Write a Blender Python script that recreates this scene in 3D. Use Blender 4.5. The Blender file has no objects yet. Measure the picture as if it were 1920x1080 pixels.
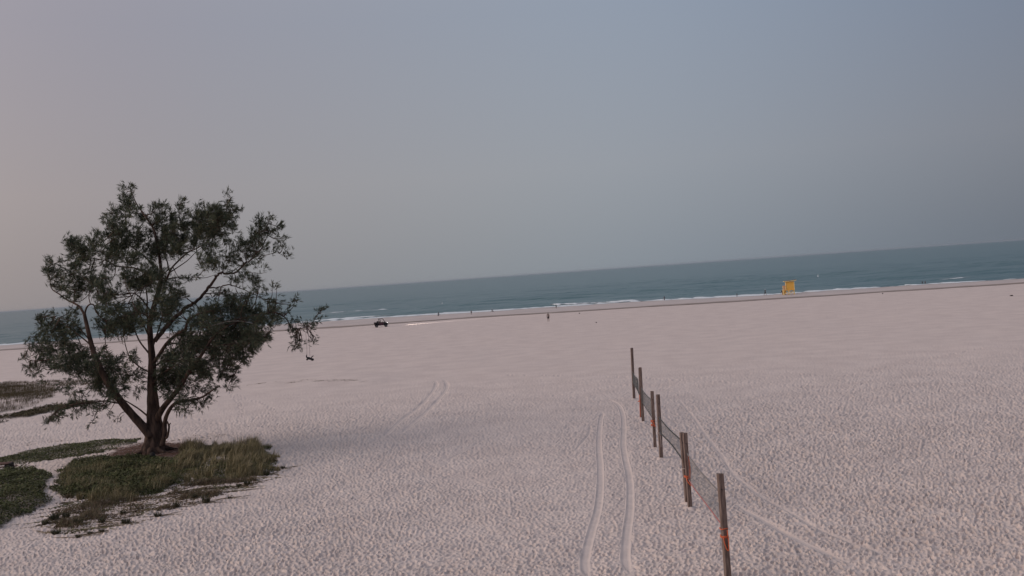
import bpy, bmesh, math, random
import numpy as np
from mathutils import Vector, Matrix

R = math.radians
S = bpy.context.scene
COL = S.collection
random.seed(7)
rng = np.random.default_rng(11)

# ------------------------------------------------------------------ camera, sky, sun, exposure
CAM_H = 9.6
F_PX = 1900.0                      # focal length in pixels of a 1920 px wide frame
ROLL = R(4.05)
PITCH = math.atan(22.9 / F_PX)
F = np.array([0.0, math.cos(PITCH), -math.sin(PITCH)])
U0 = np.array([0.0, math.sin(PITCH), math.cos(PITCH)])
X0 = np.array([1.0, 0.0, 0.0])
RV = math.cos(ROLL) * X0 - math.sin(ROLL) * U0
UV = math.sin(ROLL) * X0 + math.cos(ROLL) * U0
CAM = np.array([0.0, 0.0, CAM_H])
cd = bpy.data.cameras.new('camera')
cam = bpy.data.objects.new('camera', cd)
COL.objects.link(cam)
cam.matrix_world = Matrix(((RV[0], UV[0], -F[0], 0), (RV[1], UV[1], -F[1], 0),
                           (RV[2], UV[2], -F[2], CAM_H), (0, 0, 0, 1)))
cd.sensor_width = 36.0
cd.lens = 36.0 * F_PX / 1920.0
cd.clip_start = 0.1
cd.clip_end = 80000.0
S.camera = cam

SUN_AZ, SUN_EL = R(-98.0), R(24.0)          # azimuth from +Y, clockwise positive
SUN_STRENGTH, SUN_ANGLE = 1.35, 55.0
sun_dir = Vector((math.sin(SUN_AZ) * math.cos(SUN_EL), math.cos(SUN_AZ) * math.cos(SUN_EL), math.sin(SUN_EL)))
sl = bpy.data.lights.new('sun', 'SUN')
sl.energy = SUN_STRENGTH
sl.angle = R(SUN_ANGLE)
sl.color = (1.0, 0.90, 0.82)
so = bpy.data.objects.new('sun', sl)
so.rotation_euler = sun_dir.to_track_quat('Z', 'Y').to_euler()
so.location = (-60, 20, 60)
COL.objects.link(so)

W = bpy.data.worlds.new('World')
S.world = W
W.use_nodes = True
nt = W.node_tree
nt.nodes.clear()


def wn(t, **kw):
    n = nt.nodes.new(t)
    for k, v in kw.items():
        setattr(n, k, v)
    return n


out = wn('ShaderNodeOutputWorld')
sky = wn('ShaderNodeTexSky', sky_type='NISHITA', sun_disc=False, sun_elevation=SUN_EL,
         sun_rotation=SUN_AZ % (2 * math.pi), air_density=1.0, dust_density=4.0, ozone_density=1.0)
b1 = wn('ShaderNodeBackground')
b1.inputs['Strength'].default_value = 0.05
nt.links.new(sky.outputs[0], b1.inputs['Color'])
tc = wn('ShaderNodeTexCoord')
sep = wn('ShaderNodeSeparateXYZ')
nt.links.new(tc.outputs['Generated'], sep.inputs[0])
ramp = wn('ShaderNodeValToRGB')                      # hazy air: colour against height above the horizon
mz = wn('ShaderNodeMath', operation='MAXIMUM')
mz.inputs[1].default_value = 0.0
nt.links.new(sep.outputs['Z'], mz.inputs[0])
nt.links.new(mz.outputs[0], ramp.inputs['Fac'])
SKY_STOPS = [(0.0, (0.126, 0.143, 0.176)), (0.1, (0.178, 0.183, 0.220)), (0.25, (0.155, 0.184, 0.260)), (0.6, (0.24, 0.28, 0.38)), (1.0, (0.27, 0.32, 0.42))]
el = ramp.color_ramp.elements
el[0].position, el[0].color = SKY_STOPS[0][0], (*SKY_STOPS[0][1], 1)
el[1].position, el[1].color = SKY_STOPS[-1][0], (*SKY_STOPS[-1][1], 1)
for p, c in SKY_STOPS[1:-1]:
    e = el.new(p)
    e.color = (*c, 1)
# warm side of the sky towards the sun, cool side away from it
dot = wn('ShaderNodeVectorMath', operation='DOT_PRODUCT')
hs = Vector((math.sin(SUN_AZ + R(18)), math.cos(SUN_AZ + R(18)), 0.12)).normalized()
dot.inputs[1].default_value = hs
nt.links.new(tc.outputs['Generated'], dot.inputs[0])
mr = wn('ShaderNodeMapRange')
mr.inputs['From Min'].default_value = -1.0
mr.inputs['From Max'].default_value = 1.0
nt.links.new(dot.outputs['Value'], mr.inputs['Value'])
gr = wn('ShaderNodeValToRGB')
GLOW = [(0.0, (0.0, 0.0, 0.0)), (0.25, (0.0, 0.0, 0.0)), (0.37, (0.049, 0.060, 0.068)), (0.5, (0.150, 0.174, 0.188)), (0.6, (0.166, 0.176, 0.172)), (0.72, (0.176, 0.150, 0.130)), (0.80, (0.205, 0.148, 0.118)), (0.9, (0.34, 0.26, 0.19)), (1.0, (0.62, 0.49, 0.36))]
gr.color_ramp.interpolation = 'B_SPLINE'
el = gr.color_ramp.elements
el[0].position, el[0].color = 0.0, (*GLOW[0][1], 1)
el[1].position, el[1].color = 1.0, (*GLOW[-1][1], 1)
for p, c in GLOW[1:-1]:
    e = el.new(p)
    e.color = (*c, 1)
nt.links.new(mr.outputs[0], gr.inputs['Fac'])
addc = wn('ShaderNodeMix', data_type='RGBA', blend_type='ADD')
addc.inputs['Factor'].default_value = 1.0
nt.links.new(ramp.outputs['Color'], addc.inputs[6])
nt.links.new(gr.outputs['Color'], addc.inputs[7])
b2 = wn('ShaderNodeBackground')
b2.inputs['Strength'].default_value = 1.0
nt.links.new(addc.outputs[2], b2.inputs['Color'])
mixb = wn('ShaderNodeMixShader')
mixb.inputs[0].default_value = 0.85
nt.links.new(b1.outputs[0], mixb.inputs[1])
nt.links.new(b2.outputs[0], mixb.inputs[2])
nt.links.new(mixb.outputs[0], out.inputs['Surface'])

vs = S.view_settings
vs.view_transform = 'Standard'
vs.look = 'None'
vs.exposure = 0.04
vs.gamma = 1.0
vs.use_curve_mapping = False
S.render.engine = 'CYCLES'
S.cycles.max_bounces = 6
S.cycles.diffuse_bounces = 3
S.cycles.glossy_bounces = 2
S.cycles.transparent_max_bounces = 8


# ------------------------------------------------------------------ noise and ground
def h2(ix, iy, seed):
    ix = ix.astype(np.int64); iy = iy.astype(np.int64)
    h = (ix * 374761393 + iy * 668265263 + seed * 974711) & 0xffffffff
    h = ((h ^ (h >> 13)) * 1274126177) & 0xffffffff
    h = (h ^ (h >> 16)) & 0xffffffff
    h = (h * 2246822519) & 0xffffffff
    h = h ^ (h >> 15)
    return (h & 0xffffff) / float(0x1000000)


def vnoise(x, y, seed=0):
    x = np.asarray(x, float); y = np.asarray(y, float)
    ix = np.floor(x); iy = np.floor(y)
    fx = x - ix; fy = y - iy
    fx = fx * fx * fx * (fx * (fx * 6 - 15) + 10); fy = fy * fy * fy * (fy * (fy * 6 - 15) + 10)
    a = h2(ix, iy, seed); b = h2(ix + 1, iy, seed); c = h2(ix, iy + 1, seed); d = h2(ix + 1, iy + 1, seed)
    return (a + (b - a) * fx) * (1 - fy) + (c + (d - c) * fx) * fy - 0.5


def fbm(x, y, seed=0, o=3):
    s = 0.0; a = 1.0
    for i in range(o):
        s = s + a * vnoise(x * 2 ** i + 7.3 * i, y * 2 ** i - 3.1 * i, seed + i); a *= 0.5
    return s


def ray(px, py):
    return F * F_PX + RV * (px - 960.0) + UV * (540.0 - py)


def flat(px, py, z=0.0):
    d = ray(px, py)
    return CAM + d * ((z - CAM_H) / d[2])


def at(px, py, Y):
    d = ray(px, py)
    return CAM + d * (Y / d[1])


# damp line (crest of the berm) and water line along the shore
DAMP_PX = [(-900, 718), (-300, 678), (0, 657.0), (500, 622), (660, 612), (880, 596), (1000, 589), (1210, 575.5), (1420, 562.8),
           (1540, 555), (1730, 543), (1920, 530.5), (2300, 505), (2900, 466)]
WATER_PX = [(-900, 708), (-300, 668.5), (0, 647.5), (500, 610), (680, 598), (880, 586), (1000, 578), (1200, 565.5), (1400, 555),
            (1480, 550.5), (1540, 545.5), (1730, 534), (1920, 522.5), (2300, 496), (2900, 457)]
SEA_Z = -0.30
_d = np.array([flat(*p) for p in DAMP_PX]); _w = np.array([flat(p[0], p[1], SEA_Z) for p in WATER_PX])


def y_damp(x):
    return np.interp(x, _d[:, 0], _d[:, 1]) + 1.6 * vnoise(np.asarray(x) * 0.02, 0 * np.asarray(x), 3)


def y_water(x):
    return np.interp(x, _w[:, 0], _w[:, 1]) + 3.0 * vnoise(np.asarray(x) * 0.035, 0 * np.asarray(x), 5) \
        + 1.5 * vnoise(np.asarray(x) * 0.12, 0 * np.asarray(x), 6)


MOUNDS = []   # (cx, cy, rx, ry, h)
for px, py, rx, ry, h in [(290, 872, 7.5, 7.0, 0.22), (420, 875, 4.5, 4.0, 0.16), (20, 925, 6.0, 4.5, 0.20),
                          (60, 750, 9, 9, 0.3), (600, 716, 8, 5, 0.12)]:
    p = flat(px, py); MOUNDS.append((p[0], p[1], rx, ry, h))


def gz(x, y):
    """height of the sand without footprints"""
    x = np.asarray(x, float); y = np.asarray(y, float)
    z = 0.10 * vnoise(x * 0.11, y * 0.11, 21) + 0.05 * vnoise(x * 0.33, y * 0.33, 22)
    for cx, cy, rx, ry, h in MOUNDS:
        r2 = ((x - cx) / rx) ** 2 + ((y - cy) / ry) ** 2
        z = z + h * np.exp(-r2 * r2)
    yd = y_damp(x); yw = y_water(x)
    t = np.clip((y - yd) / np.maximum(yw - yd, 1), 0, None)
    z = z * np.clip(1 - t, 0, 1) + np.where(t > 0, np.minimum(t, 1) * SEA_Z, 0) - np.clip(y - yw, 0, 200) * 0.03
    return z


def ground(px, py):
    p = flat(px, py)
    for _ in range(4):
        p = flat(px, py, float(gz(p[0], p[1])))
    return p


# ------------------------------------------------------------------ object helpers
def tag(o, label=None, cat=None, group=None, kind=None):
    if label: o['label'] = label
    if cat: o['category'] = cat
    if group: o['group'] = group
    if kind: o['kind'] = kind
    return o


def empty(name, loc, rz=0.0):
    o = bpy.data.objects.new(name, None)
    o.empty_display_size = 0.2
    o.location = tuple(loc); o.rotation_euler = (0, 0, rz)
    COL.objects.link(o)
    return o


def mesh_np(name, verts, faces, smooth=True):
    verts = np.asarray(verts, np.float32)
    me = bpy.data.meshes.new(name)
    if isinstance(faces, np.ndarray):
        n, k = faces.shape
        me.vertices.add(len(verts)); me.vertices.foreach_set('co', verts.ravel())
        me.loops.add(n * k); me.loops.foreach_set('vertex_index', faces.astype(np.int32).ravel())
        me.polygons.add(n)
        me.polygons.foreach_set('loop_start', np.arange(0, n * k, k, dtype=np.int32))
        me.polygons.foreach_set('loop_total', np.full(n, k, np.int32))
        me.update(calc_edges=True)
    else:
        me.from_pydata([tuple(map(float, v)) for v in verts], [], faces)
        me.update()
    me.polygons.foreach_set('use_smooth', np.full(len(me.polygons), bool(smooth)))
    return me


def link(name, me, mat, parent=None, loc=(0, 0, 0)):
    o = bpy.data.objects.new(name, me)
    if mat is not None:
        me.materials.clear(); me.materials.append(mat)
    o.parent = parent
    o.location = tuple(loc)
    COL.objects.link(o)
    return o


class MB:
    """collects polygons for ONE mesh object"""
    def __init__(s):
        s.v = []; s.f = []

    def add(s, vs_, fs):
        n = len(s.v)
        s.v += [tuple(map(float, v)) for v in vs_]
        s.f += [tuple(i + n for i in f) for f in fs]

    def box(s, c, size, m=None, ch=0.0):
        x, y, z = [q / 2 for q in size]
        if ch > 0:
            bm = bmesh.new()
            bmesh.ops.create_cube(bm, size=1.0)
            for v in bm.verts: v.co = Vector((v.co.x * size[0], v.co.y * size[1], v.co.z * size[2]))
            bmesh.ops.bevel(bm, geom=list(bm.edges), offset=ch, segments=1, affect='EDGES')
            bm.verts.ensure_lookup_table()
            vs_ = [v.co.copy() for v in bm.verts]; fs = [tuple(v.index for v in f.verts) for f in bm.faces]
            bm.verts.index_update()
            fs = [tuple(v.index for v in f.verts) for f in bm.faces]
            bm.free()
        else:
            vs_ = [Vector((i * x, j * y, k * z)) for i in (-1, 1) for j in (-1, 1) for k in (-1, 1)]
            fs = [(0, 1, 3, 2), (4, 6, 7, 5), (0, 4, 5, 1), (2, 3, 7, 6), (0, 2, 6, 4), (1, 5, 7, 3)]
        if m is not None: vs_ = [m @ v for v in vs_]
        s.add([v + Vector(c) for v in vs_], fs)

    def bar(s, a, b, w, d=None):
        """square bar from a to b"""
        a = Vector(a); b = Vector(b); d = d or w
        z = (b - a).normalized()
        x = z.cross(Vector((0, 1, 0)))
        if x.length < 0.2: x = z.cross(Vector((1, 0, 0)))
        x.normalize(); y = z.cross(x)
        vs_ = []
        for p in (a, b):
            for i, j in ((-1, -1), (1, -1), (1, 1), (-1, 1)):
                vs_.append(p + x * i * w / 2 + y * j * d / 2)
        s.add(vs_, [(3, 2, 1, 0), (4, 5, 6, 7), (0, 1, 5, 4), (1, 2, 6, 5), (2, 3, 7, 6), (3, 0, 4, 7)])

    def tube(s, pts, radii, n=8, cap=True, flute=0.0, seed=0):
        pts = [Vector(p) for p in pts]
        if not hasattr(radii, '__len__'): radii = [radii] * len(pts)
        vs_ = []; fs = []
        up = None
        for i, p in enumerate(pts):
            t = (pts[min(i + 1, len(pts) - 1)] - pts[max(i - 1, 0)]).normalized()
            if up is None:
                up = t.orthogonal().normalized()
            else:
                up = (up - t * up.dot(t)).normalized()
            w = t.cross(up)
            for k in range(n):
                a = 2 * math.pi * k / n
                r = radii[i] * (1 + flute * (0.6 * math.sin(5 * a + seed + 0.15 * i) + 0.4 * math.sin(9 * a + 2 * seed - 0.1 * i)
                                             + 0.35 * math.sin(i * 1.7 + 2 * a)))
                vs_.append(p + up * math.cos(a) * r + w * math.sin(a) * r)
        for i in range(len(pts) - 1):
            for k in range(n):
                k2 = (k + 1) % n
                fs.append((i * n + k, i * n + k2, (i + 1) * n + k2, (i + 1) * n + k))
        if cap:
            fs.append(tuple(range(n - 1, -1, -1))); L = (len(pts) - 1) * n
            fs.append(tuple(range(L, L + n)))
        s.add(vs_, fs)

    def disc_x(s, c, r, w, n=16, r2=None):
        """short cylinder with its axis along local y"""
        c = Vector(c); vs_ = []; fs = []
        prof = [(r * 0.86, -w / 2), (r, -w * 0.3), (r, w * 0.3), (r * 0.86, w / 2)]
        for rr, yy in prof:
            for k in range(n):
                a = 2 * math.pi * k / n
                vs_.append(c + Vector((rr * math.cos(a), yy, rr * math.sin(a))))
        for i in range(3):
            for k in range(n):
                fs.append((i * n + k, (i + 1) * n + k, (i + 1) * n + (k + 1) % n, i * n + (k + 1) % n))
        fs.append(tuple(range(n))); fs.append(tuple(range(4 * n - 1, 3 * n - 1, -1)))
        s.add(vs_, fs)

    def prism(s, prof, y0, y1):
        """xz outline extruded along y"""
        n = len(prof)
        vs_ = [(x, y0, z) for x, z in prof] + [(x, y1, z) for x, z in prof]
        fs = [tuple(range(n)), tuple(range(2 * n - 1, n - 1, -1))]
        for k in range(n):
            k2 = (k + 1) % n
            fs.append((k, k + n, k2 + n, k2))
        s.add(vs_, fs)

    def ellipsoid(s, c, r, n=12, m=8, rot=None):
        vs_ = []; fs = []
        for i in range(m + 1):
            th = math.pi * i / m
            for k in range(n):
                a = 2 * math.pi * k / n
                v = Vector((r[0] * math.sin(th) * math.cos(a), r[1] * math.sin(th) * math.sin(a), r[2] * math.cos(th)))
                if rot is not None: v = rot @ v
                vs_.append(v + Vector(c))
        for i in range(m):
            for k in range(n):
                fs.append((i * n + k, (i + 1) * n + k, (i + 1) * n + (k + 1) % n, i * n + (k + 1) % n))
        s.add(vs_, fs)

    def build(s, name, mat, parent=None, smooth=False, origin=None):
        v = s.v
        if origin is not None:
            v = [(a[0] - origin[0], a[1] - origin[1], a[2] - origin[2]) for a in v]
        me = bpy.data.meshes.new(name)
        me.from_pydata(v, [], s.f)
        me.validate(); me.update()
        bm = bmesh.new(); bm.from_mesh(me)
        bmesh.ops.recalc_face_normals(bm, faces=bm.faces)
        bm.to_mesh(me); bm.free()
        me.polygons.foreach_set('use_smooth', [smooth] * len(me.polygons))
        return link(name, me, mat, parent, origin if (origin is not None and parent is None) else (0, 0, 0))


def spline(pts, step=None, n=None):
    """Catmull-Rom through points (any dimension)"""
    P = np.asarray(pts, float)
    P = np.vstack([2 * P[0] - P[1], P, 2 * P[-1] - P[-2]])
    res = []
    k = n or 6
    for i in range(1, len(P) - 2):
        for t in np.linspace(0, 1, k, endpoint=False):
            a, b, c, d = P[i - 1], P[i], P[i + 1], P[i + 2]
            res.append(0.5 * (2 * b + (c - a) * t + (2 * a - 5 * b + 4 * c - d) * t * t + (3 * b - a - 3 * c + d) * t ** 3))
    res.append(P[-2])
    return np.array(res)


# ------------------------------------------------------------------ materials
def mat(name, col, rough=0.8, var=0.0, scale=5.0, col2=None, bump=0.0, bscale=40.0, spec=0.3, metal=0.0,
        island=None, stretch=None, detail=4.0):
    m = bpy.data.materials.new(name)
    m.use_nodes = True
    t = m.node_tree
    b = t.nodes['Principled BSDF']
    b.inputs['Roughness'].default_value = rough
    b.inputs['Specular IOR Level'].default_value = spec
    b.inputs['Metallic'].default_value = metal
    tcn = t.nodes.new('ShaderNodeTexCoord')
    vec = tcn.outputs['Object']
    if stretch:
        mp = t.nodes.new('ShaderNodeMapping')
        mp.inputs['Scale'].default_value = stretch
        t.links.new(vec, mp.inputs['Vector']); vec = mp.outputs[0]
    last = None
    if col2 is not None or var > 0:
        n = t.nodes.new('ShaderNodeTexNoise')
        n.inputs['Scale'].default_value = scale
        n.inputs['Detail'].default_value = detail
        t.links.new(vec, n.inputs['Vector'])
        r = t.nodes.new('ShaderNodeValToRGB')
        c2 = col2 or tuple(c * (1 - var) for c in col)
        r.color_ramp.elements[0].position = 0.35; r.color_ramp.elements[0].color = (*c2, 1)
        r.color_ramp.elements[1].position = 0.65; r.color_ramp.elements[1].color = (*col, 1)
        t.links.new(n.outputs['Fac'], r.inputs['Fac'])
        last = r.outputs['Color']
    if island is not None:
        g = t.nodes.new('ShaderNodeNewGeometry')
        r = t.nodes.new('ShaderNodeValToRGB')
        els = r.color_ramp.elements
        els[0].color = (*island[0], 1); els[1].color = (*island[-1], 1)
        for i, c in enumerate(island[1:-1]):
            e = els.new((i + 1) / (len(island) - 1)); e.color = (*c, 1)
        t.links.new(g.outputs['Random Per Island'], r.inputs['Fac'])
        last = r.outputs['Color']
    if last is None:
        b.inputs['Base Color'].default_value = (*col, 1)
    else:
        t.links.new(last, b.inputs['Base Color'])
    if bump > 0:
        n = t.nodes.new('ShaderNodeTexNoise')
        n.inputs['Scale'].default_value = bscale
        n.inputs['Detail'].default_value = 5
        t.links.new(vec, n.inputs['Vector'])
        bp = t.nodes.new('ShaderNodeBump')
        bp.inputs['Strength'].default_value = 1.0
        bp.inputs['Distance'].default_value = bump
        t.links.new(n.outputs['Fac'], bp.inputs['Height'])
        t.links.new(bp.outputs[0], b.inputs['Normal'])
    return m


M = {}
SAND_A, SAND_B = (0.70, 0.563, 0.505), (0.63, 0.503, 0.452)
M['sand'] = mat('dry_sand', SAND_A, 0.95, col2=SAND_B, scale=0.35, bump=0.022, bscale=7.0, spec=0.1, detail=8)
M['track'] = mat('pressed_sand', (0.69, 0.556, 0.50), 0.95, col2=(0.64, 0.515, 0.463), scale=2.0, bump=0.006, bscale=12, spec=0.1)
M['damp'] = mat('damp_sand', (0.27, 0.20, 0.165), 0.8, col2=(0.36, 0.275, 0.235), scale=0.2, spec=0.2)
M['wet'] = mat('wet_sand', (0.60, 0.475, 0.425), 0.6, col2=(0.50, 0.40, 0.36), scale=0.15, spec=0.3)
M['foam'] = mat('foam', (0.78, 0.78, 0.78), 0.9, var=0.15, scale=1.0, spec=0.1)
M['bark'] = mat('bark', (0.14, 0.088, 0.068), 0.95, col2=(0.045, 0.029, 0.024), scale=5.0, bump=0.05, bscale=9.0, spec=0.1,
                stretch=(1, 1, 0.25))
M['deadwood'] = mat('pale_dead_wood', (0.30, 0.25, 0.22), 0.9, var=0.3, scale=6)
M['needle'] = mat('casuarina_needles', (0.05, 0.06, 0.04), 0.75, spec=0.15,
                  island=[(0.034, 0.042, 0.027), (0.070, 0.084, 0.053), (0.105, 0.118, 0.076), (0.170, 0.142, 0.085)])
M['shrub'] = mat('shrub_leaves', (0.05, 0.06, 0.03), 0.7, spec=0.2,
                 island=[(0.040, 0.046, 0.018), (0.080, 0.090, 0.030), (0.14, 0.135, 0.052), (0.12, 0.095, 0.055)])
M['grass'] = mat('tan_grass', (0.15, 0.13, 0.07), 0.8, spec=0.15,
                 island=[(0.10, 0.085, 0.045), (0.22, 0.18, 0.09), (0.33, 0.265, 0.15), (0.44, 0.345, 0.22)])
M['drygrass'] = mat('dry_brown_weeds', (0.15, 0.11, 0.08), 0.85, spec=0.1,
                    island=[(0.075, 0.053, 0.036), (0.15, 0.105, 0.07), (0.24, 0.175, 0.12), (0.14, 0.13, 0.065)])
M['mound'] = mat('brown_dune_grass', (0.1, 0.08, 0.05), 0.85, spec=0.1,
                 island=[(0.045, 0.035, 0.022), (0.085, 0.064, 0.038), (0.135, 0.10, 0.06), (0.08, 0.078, 0.036)])
M['tussock'] = mat('dark_grass', (0.06, 0.06, 0.035), 0.8, spec=0.15,
                   island=[(0.032, 0.036, 0.02), (0.07, 0.07, 0.038), (0.13, 0.10, 0.065)])
M['vine'] = mat('runner_stems', (0.10, 0.07, 0.05), 0.9, spec=0.1,
                island=[(0.12, 0.085, 0.055), (0.22, 0.16, 0.105), (0.19, 0.17, 0.085)])
M['litter'] = mat('needle_litter', (0.21, 0.115, 0.085), 0.95, col2=(0.42, 0.33, 0.30), scale=1.3, spec=0.1, detail=8)
M['litter_needle'] = mat('fallen_needles', (0.2, 0.1, 0.07), 0.9, spec=0.1,
                         island=[(0.08, 0.04, 0.03), (0.17, 0.085, 0.06), (0.25, 0.15, 0.11)])
M['timber'] = mat('weathered_timber', (0.24, 0.170, 0.145), 0.9, col2=(0.115, 0.078, 0.066), scale=7.0, bump=0.012, bscale=14,
                  stretch=(3, 3, 0.35), spec=0.15)
M['cord'] = mat('net_cord', (0.10, 0.10, 0.10), 0.8)
M['dark_band'] = mat('dark_tape', (0.045, 0.05, 0.05), 0.7)
M['grey_band'] = mat('grey_tape', (0.20, 0.18, 0.18), 0.8)
M['pink_band'] = mat('faded_red_tape', (0.42, 0.16, 0.15), 0.8)
M['orange'] = mat('orange_strap', (0.80, 0.17, 0.07), 0.6, var=0.25, scale=14)
M['pale_rope'] = mat('pale_rope', (0.55, 0.45, 0.42), 0.8)
M['yellow'] = mat('yellow_paint', (0.85, 0.46, 0.09), 0.6, var=0.12, scale=3)
M['cream'] = mat('pale_yellow_trim', (0.80, 0.62, 0.28), 0.6)
M['orange_wood'] = mat('orange_boards', (0.70, 0.28, 0.10), 0.6)
M['roof'] = mat('grey_roof', (0.13, 0.11, 0.12), 0.8, var=0.2)
M['dark'] = mat('dark_paint', (0.028, 0.022, 0.024), 0.5)
M['rubber'] = mat('rubber', (0.03, 0.027, 0.028), 0.9)
M['rim'] = mat('grey_rim', (0.14, 0.12, 0.13), 0.5)
M['seat'] = mat('dark_red_seat', (0.09, 0.04, 0.05), 0.7)
M['white'] = mat('white_plastic', (0.75, 0.75, 0.75), 0.5)
M['grey'] = mat('grey_plastic', (0.35, 0.33, 0.35), 0.5)
M['table'] = mat('redbrown_boards', (0.14, 0.065, 0.05), 0.85, var=0.4, scale=6)
M['table_dark'] = mat('dark_wood', (0.03, 0.024, 0.022), 0.85)
M['skin'] = mat('skin', (0.17, 0.115, 0.095), 0.6)
M['hair'] = mat('dark_hair', (0.025, 0.018, 0.015), 0.6)
M['black_cloth'] = mat('black_cloth', (0.012, 0.010, 0.012), 0.9)
M['grey_cloth'] = mat('grey_cloth', (0.16, 0.15, 0.16), 0.9)
M['white_cloth'] = mat('white_cloth', (0.65, 0.65, 0.68), 0.9)
M['red_cloth'] = mat('dull_red_cloth', (0.16, 0.05, 0.05), 0.9)
M['weed'] = mat('seaweed', (0.05, 0.035, 0.03), 0.9, var=0.4, scale=8)

# glass of the buggy's windscreen
m = bpy.data.materials.new('windscreen'); m.use_nodes = True
pb = m.node_tree.nodes['Principled BSDF']
pb.inputs['Transmission Weight'].default_value = 1.0; pb.inputs['Roughness'].default_value = 0.05
pb.inputs['Base Color'].default_value = (0.85, 0.85, 0.88, 1)
M['glass'] = m
# lit headlight
m = bpy.data.materials.new('headlight_lens'); m.use_nodes = True
pb = m.node_tree.nodes['Principled BSDF']
pb.inputs['Emission Color'].default_value = (1.0, 0.95, 0.9, 1); pb.inputs['Emission Strength'].default_value = 2.5
M['lamp'] = m
# sea water: murky teal body, sky reflected by fresnel, chop as relief
m = bpy.data.materials.new('sea_water'); m.use_nodes = True
t = m.node_tree
pb = t.nodes['Principled BSDF']
pb.inputs['Roughness'].default_value = 0.28
pb.inputs['IOR'].default_value = 1.33
pb.inputs['Specular IOR Level'].default_value = 0.30
g = t.nodes.new('ShaderNodeNewGeometry')
mp = t.nodes.new('ShaderNodeMapping'); mp.inputs['Scale'].default_value = (0.06, 0.30, 0.3)
t.links.new(g.outputs['Position'], mp.inputs['Vector'])
n1 = t.nodes.new('ShaderNodeTexNoise'); n1.inputs['Scale'].default_value = 1.0; n1.inputs['Detail'].default_value = 6
t.links.new(mp.outputs[0], n1.inputs['Vector'])
bp = t.nodes.new('ShaderNodeBump'); bp.inputs['Distance'].default_value = 0.9; bp.inputs['Strength'].default_value = 1.0
t.links.new(n1.outputs['Fac'], bp.inputs['Height']); t.links.new(bp.outputs[0], pb.inputs['Normal'])
mp2 = t.nodes.new('ShaderNodeMapping'); mp2.inputs['Scale'].default_value = (0.004, 0.012, 0.01)
t.links.new(g.outputs['Position'], mp2.inputs['Vector'])
n2 = t.nodes.new('ShaderNodeTexNoise'); n2.inputs['Scale'].default_value = 1.0; n2.inputs['Detail'].default_value = 4
t.links.new(mp2.outputs[0], n2.inputs['Vector'])
rr = t.nodes.new('ShaderNodeValToRGB')
rr.color_ramp.elements[0].position = 0.3; rr.color_ramp.elements[0].color = (0.064, 0.130, 0.140, 1)
rr.color_ramp.elements[1].position = 0.7; rr.color_ramp.elements[1].color = (0.080, 0.145, 0.148, 1)
t.links.new(n2.outputs['Fac'], rr.inputs['Fac']); t.links.new(rr.outputs[0], pb.inputs['Base Color'])
M['sea'] = m


# ------------------------------------------------------------------ tyre tracks (paths traced on the ground)
TRACKS = {
    'pair of fresh tyre ruts left of the net posts, left rut': [(1150, 762), (1134, 770), (1127.7, 781), (1124.6, 803), (1123, 834.5), (1125.5, 875), (1125.5, 913), (1121.4, 954),
        (1110.4, 992), (1102.5, 1023.5), (1097, 1049), (1099, 1072), (1112, 1100), (1140, 1130)],
    'right rut': [(1120, 742), (1154.5, 755.7), (1167, 774.6), (1169.6, 803), (1168.7, 834.5), (1174, 866), (1179.7, 891), (1182, 922.7), (1181, 960),
        (1176.5, 992), (1174, 1017), (1172.8, 1048.7), (1181, 1072), (1205, 1096), (1240, 1120)],
    'b': [(1262, 740), (1281, 759), (1303, 787), (1325, 818.7), (1350, 850), (1372, 885), (1391, 903.7), (1416, 922.6), (1444.6, 941.4), (1479, 960),
        (1514, 981), (1555, 1001), (1602, 1020), (1643, 1034), (1674, 1051.6), (1697, 1075), (1715, 1110)],
    'c': [(1345, 925), (1372, 941), (1397, 957), (1429, 974.5), (1460, 992), (1498, 1014), (1539, 1032.7), (1580, 1050), (1605, 1064), (1618, 1083), (1628, 1110)],
    'd': [(786, 703.5), (819, 704.6), (832, 712), (838, 721.5), (836, 732), (824, 747), (801, 771), (770, 797), (738.5, 822.6)],
    'e': [(770, 703.5), (785, 704.6), (806, 708.5), (817.6, 717.6), (815, 729), (801, 747), (780, 768), (751.5, 789), (705, 830)],
    'f': [(790, 890), (850, 857), (920, 817.4), (951, 802)],
    'g': [(785, 867), (830, 843), (889, 812)],
    'h': [(1108, 786), (1107, 794), (1104, 815), (1086, 835.6), (1065, 864)],
}
TRK_DEPTH = dict(zip(TRACKS, [0.62, 0.62, 0.30, 0.36, 0.42, 0.42, 0.2, 0.2, 0.35]))
TRK_W = dict(zip(TRACKS, [0.27, 0.27, 0.20, 0.19, 0.31, 0.31, 0.18, 0.18, 0.13]))
track_pts = {}
RES = 0.06
GX0, GX1, GY0, GY1 = -14.0, 16.0, 24.0, 98.0
tmask = np.full((int((GX1 - GX0) / RES), int((GY1 - GY0) / RES)), 9.0, np.float32)
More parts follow.
